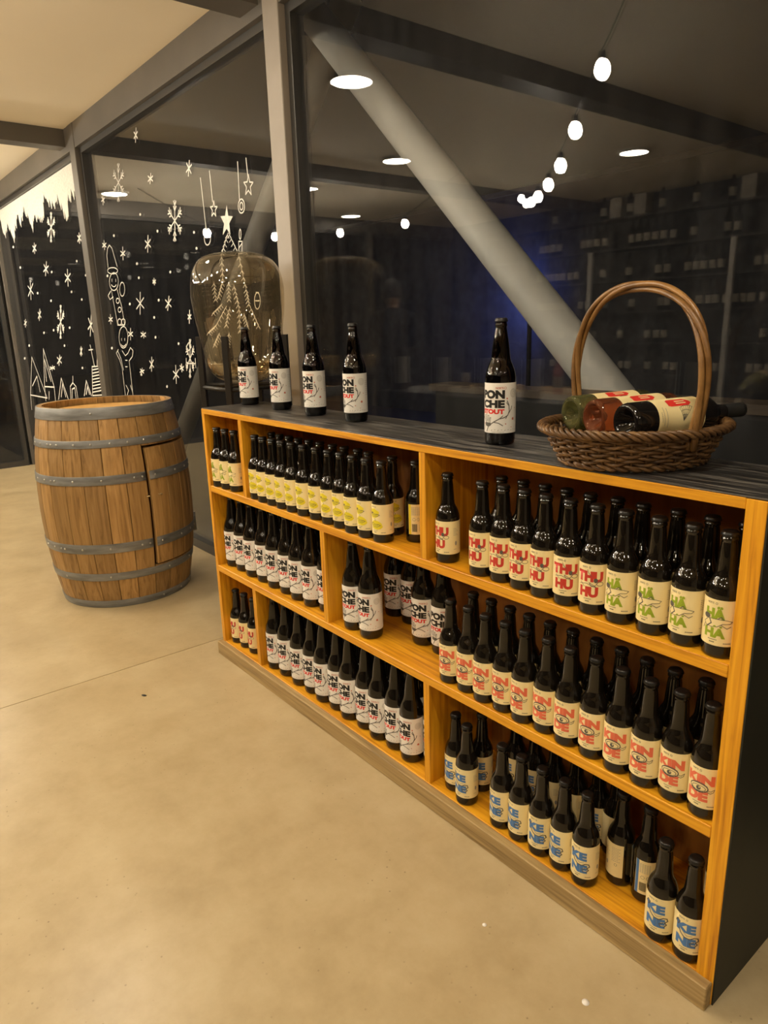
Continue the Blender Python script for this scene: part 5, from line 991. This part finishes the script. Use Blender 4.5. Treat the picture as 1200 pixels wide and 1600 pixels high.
for li, z in enumerate(LEV):
    if li == 6: xs = [-5.9, -5.21, -4.85, -4.47, -4.08, -3.71, -3.1]
    else:
        xs = []; x = -6.1
        while x < -2.6:
            xs.append(x); x += random.choice((0.085, 0.09, 0.10, 0.10, 0.24, 0.36))
    for i, x in enumerate(xs):
        o = bpy.data.objects.new('wine_bottle', RM); link(o); o.location = (x, -4.12 - random.uniform(0, 0.04), z)
        lab = '%s wine bottle from the left on the %s board of the back wall rack' % (ORD[i] if i < 20 else 'last', NAMES[li])
        if i >= 20: lab = 'wine bottle %s from the right end on the %s board of the back wall rack' % (ORD[len(xs) - 1 - i], NAMES[li])
        tag(o, lab, 'bottle', 'wine bottles on the %s board of the back wall rack' % NAMES[li])
for x, lab in ((-5.05, 'pale carton beside the second bottle on the top rack board'), (-4.74, 'pale carton beside the third bottle on the top rack board'), (-3.55, 'pale carton beside the sixth bottle on the top rack board')):
    t = thing('carton', lab, 'carton', (x, -4.22, 2.40)); box('carton_body', x - 0.075, x + 0.075, -4.30, -4.14, 2.40, 2.63, M['carton'], t, 0.003); box('lid_flap', x - 0.075, x + 0.075, -4.30, -4.22, 2.63, 2.634, M['carton'], t)

tb = thing('table', 'tan wooden table across the room mirrored in the window', 'table', (-3.8, -1.2, 0))
for k in range(5): box('table_plank', -4.55, -3.0, -1.56 + 0.145 * k, -1.56 + 0.145 * k + 0.143, 0.72, 0.75, M['table_wood'], tb, 0.002)
for x in (-4.48, -3.12):
    for y in (-1.50, -0.95): box('leg', x, x + 0.05, y, y + 0.05, 0.0, 0.72, M['stand'], tb)
for s in (-1.50, -0.95): box('apron', -4.43, -3.12, s + 0.015, s + 0.035, 0.64, 0.72, M['stand'], tb)
for i, (x, y, me_, lab) in enumerate(((-3.36, -0.98, RR, 'pink wine bottle on the tan table'), (-3.22, -1.10, RM, 'dark wine bottle on the tan table beside the pink one'), (-3.10, -1.25, RM, 'dark wine bottle at the right end of the tan table'), (-4.0, -1.1, RM, 'dark wine bottle in the middle of the tan table'), (-4.35, -1.0, RM, 'dark wine bottle at the left end of the tan table'))):
    o = bpy.data.objects.new('wine_bottle', me_); link(o); o.location = (x, y, 0.75); tag(o, lab, 'bottle', 'wine bottles on the tan table')

# a person in dark clothes standing by the table
def skin_chain(name, verts, edges, m, parent, loc=(0, 0, 0), sub=2):
    me = bpy.data.meshes.new(name); me.from_pydata([v[0] for v in verts], edges, []); me.materials.append(m)
    o = bpy.data.objects.new(name, me); link(o, parent); o.location = loc
    md = o.modifiers.new('skin', 'SKIN'); md.use_smooth_shade = True
    for i, v in enumerate(verts):
        r = v[1]; o.data.skin_vertices[0].data[i].radius = (r, r) if not isinstance(r, tuple) else r
    o.data.skin_vertices[0].data[0].use_root = True
    o.modifiers.new('sub', 'SUBSURF').levels = sub; o.modifiers['sub'].render_levels = sub
    return o
pp = thing('person', 'person in dark clothes and dark hair standing by the tan table', 'person', (-4.72, -0.50, 0), math.radians(-55))
V = [((0, 0, 0.92), (0.155, 0.11)), ((0, 0, 1.08), (0.135, 0.10)), ((0, 0.01, 1.26), (0.160, 0.11)), ((0, 0.015, 1.37), (0.12, 0.085)), ((0, 0.01, 1.44), (0.055, 0.055)),
     ((0.09, 0, 0.86), 0.085), ((0.10, -0.02, 0.49), 0.058), ((0.10, 0.02, 0.09), 0.042), ((0.11, -0.13, 0.035), 0.036),
     ((-0.09, 0, 0.86), 0.085), ((-0.10, -0.02, 0.49), 0.058), ((-0.10, 0.02, 0.09), 0.042), ((-0.11, -0.13, 0.035), 0.036),
     ((0.185, 0.01, 1.345), 0.058), ((0.23, 0.03, 1.10), 0.046), ((0.15, -0.19, 1.05), 0.034),
     ((-0.185, 0.01, 1.345), 0.058), ((-0.23, 0.03, 1.10), 0.046), ((-0.13, -0.20, 1.08), 0.034)]
E = [(0, 1), (1, 2), (2, 3), (3, 4), (0, 5), (5, 6), (6, 7), (7, 8), (0, 9), (9, 10), (10, 11), (11, 12), (3, 13), (13, 14), (14, 15), (3, 16), (16, 17), (17, 18)]
skin_chain('body', V, E, M['cloth_dark'], pp)
bm = bmesh.new(); bmesh.ops.create_uvsphere(bm, u_segments=28, v_segments=20, radius=1.0)
for v in bm.verts:
    x, y, z = v.co; w = 0.076 * (1 - 0.16 * max(0, -z)); v.co = Vector((x * w, y * 0.095 - (0.012 if y < 0 and z < -0.2 else 0), z * 0.115))
    if y < -0.85 and abs(x) < 0.22 and -0.35 < z < 0.1: v.co.y -= 0.020 * (1 - abs(x) / 0.22)
head = mesh_obj('head', from_bm('head', bm, True), M['skin'], pp, (0, -0.015, 1.545), (math.radians(14), 0, 0))
tube('neck', [(0, 0.012, 1.40), (0, 0.0, 1.48)], 0.048, M['skin'], pp, 14)
for s in (-1, 1):
    bm = bmesh.new(); bmesh.ops.create_uvsphere(bm, u_segments=10, v_segments=8, radius=0.011); mesh_obj('eye', from_bm('eye', bm, True), M['hair'], head, (s * 0.030, -0.086, 0.006))
    bm = bmesh.new(); bmesh.ops.create_uvsphere(bm, u_segments=10, v_segments=8, radius=0.024)
    for v in bm.verts: v.co.x *= 0.4
    mesh_obj('ear', from_bm('ear', bm, True), M['skin'], head, (s * 0.077, 0.004, -0.004))
bm = bmesh.new(); bmesh.ops.create_uvsphere(bm, u_segments=12, v_segments=8, radius=0.02)
for v in bm.verts: v.co = Vector((v.co.x * 1.1, v.co.y * 0.4, v.co.z * 0.28))
mesh_obj('mouth', from_bm('mouth', bm, True), mat('lips', (0.42, 0.17, 0.13), 0.5), head, (0, -0.094, -0.062))
bm = bmesh.new(); bmesh.ops.create_uvsphere(bm, u_segments=28, v_segments=20, radius=1.0)
bmesh.ops.delete(bm, geom=[v for v in bm.verts if (v.co.z < 0.32 and v.co.y < 0.0) or v.co.z < -0.55], context='VERTS')
for v in bm.verts: v.co = Vector((v.co.x * 0.088, v.co.y * 0.108 + 0.004, v.co.z * 0.127 + 0.004))
hr = mesh_obj('hair', from_bm('hair', bm, True), M['hair'], head); hr.modifiers.new('thick', 'SOLIDIFY').thickness = 0.012
for s, wx in ((1, (0.15, -0.19, 1.05)), (-1, (-0.13, -0.20, 1.08))):   # hands with five fingers
    hd = Vector((-s * 0.55, -0.80, 0.12)).normalized(); w0 = Vector(wx)
    Vh = [(tuple(w0), 0.026), (tuple(w0 + hd * 0.045), (0.036, 0.018)), (tuple(w0 + hd * 0.085), (0.038, 0.014))]
    hand = skin_chain('hand', Vh, [(0, 1), (1, 2)], M['skin'], pp)
    sd = hd.cross(Vector((0, 0, 1))).normalized()
    for k, ln in enumerate((0.062, 0.072, 0.068, 0.054)):
        b0 = w0 + hd * 0.08 + sd * (-0.027 + 0.018 * k)
        skin_chain('finger', [(tuple(b0), 0.0085), (tuple(b0 + hd * ln * 0.5 + Vector((0, 0, -0.006))), 0.0080), (tuple(b0 + hd * ln * 0.85 + Vector((0, 0, -0.028))), 0.0070)], [(0, 1), (1, 2)], M['skin'], hand)
    b0 = w0 + hd * 0.03 - sd * 0.022 * (1 if s > 0 else -1)
    skin_chain('thumb', [(tuple(b0), 0.011), (tuple(b0 + hd * 0.030 + Vector((0, 0, 0.020))), 0.0095), (tuple(b0 + hd * 0.058 + Vector((0, 0, 0.016))), 0.0080)], [(0, 1), (1, 2)], M['skin'], hand)

# ------------------------------------------------------------------ specks on the floor
for x, y, r, lab in ((-0.618, 0.962, 0.0075, 'small white paper dot on the floor near the shelf corner'), (-0.874, 0.947, 0.005, 'tiny white paper dot on the floor before the base board')):
    bm = lathe_bm([(r, 0.0), (r, 0.0006), (0.0, 0.0006)], 14); tag(mesh_obj('paper_dot', from_bm('paper_dot', bm), M['paper_white'], None, (x, y, 0.0)), lab, 'paper dot')
bm = bmesh.new(); bmesh.ops.create_icosphere(bm, subdivisions=2, radius=1.0)
for v in bm.verts: v.co = Vector((v.co.x * 0.011 * (1 + 0.2 * math.sin(v.co.y * 9)), v.co.y * 0.006, (v.co.z + 1) * 0.0016))
tag(mesh_obj('floor_crumb', from_bm('floor_crumb', bm, True), M['cable'], None, (-2.399, 0.748, 0.0), (0, 0, 0.4)), 'dark crumb lying on the open concrete floor', 'crumb')
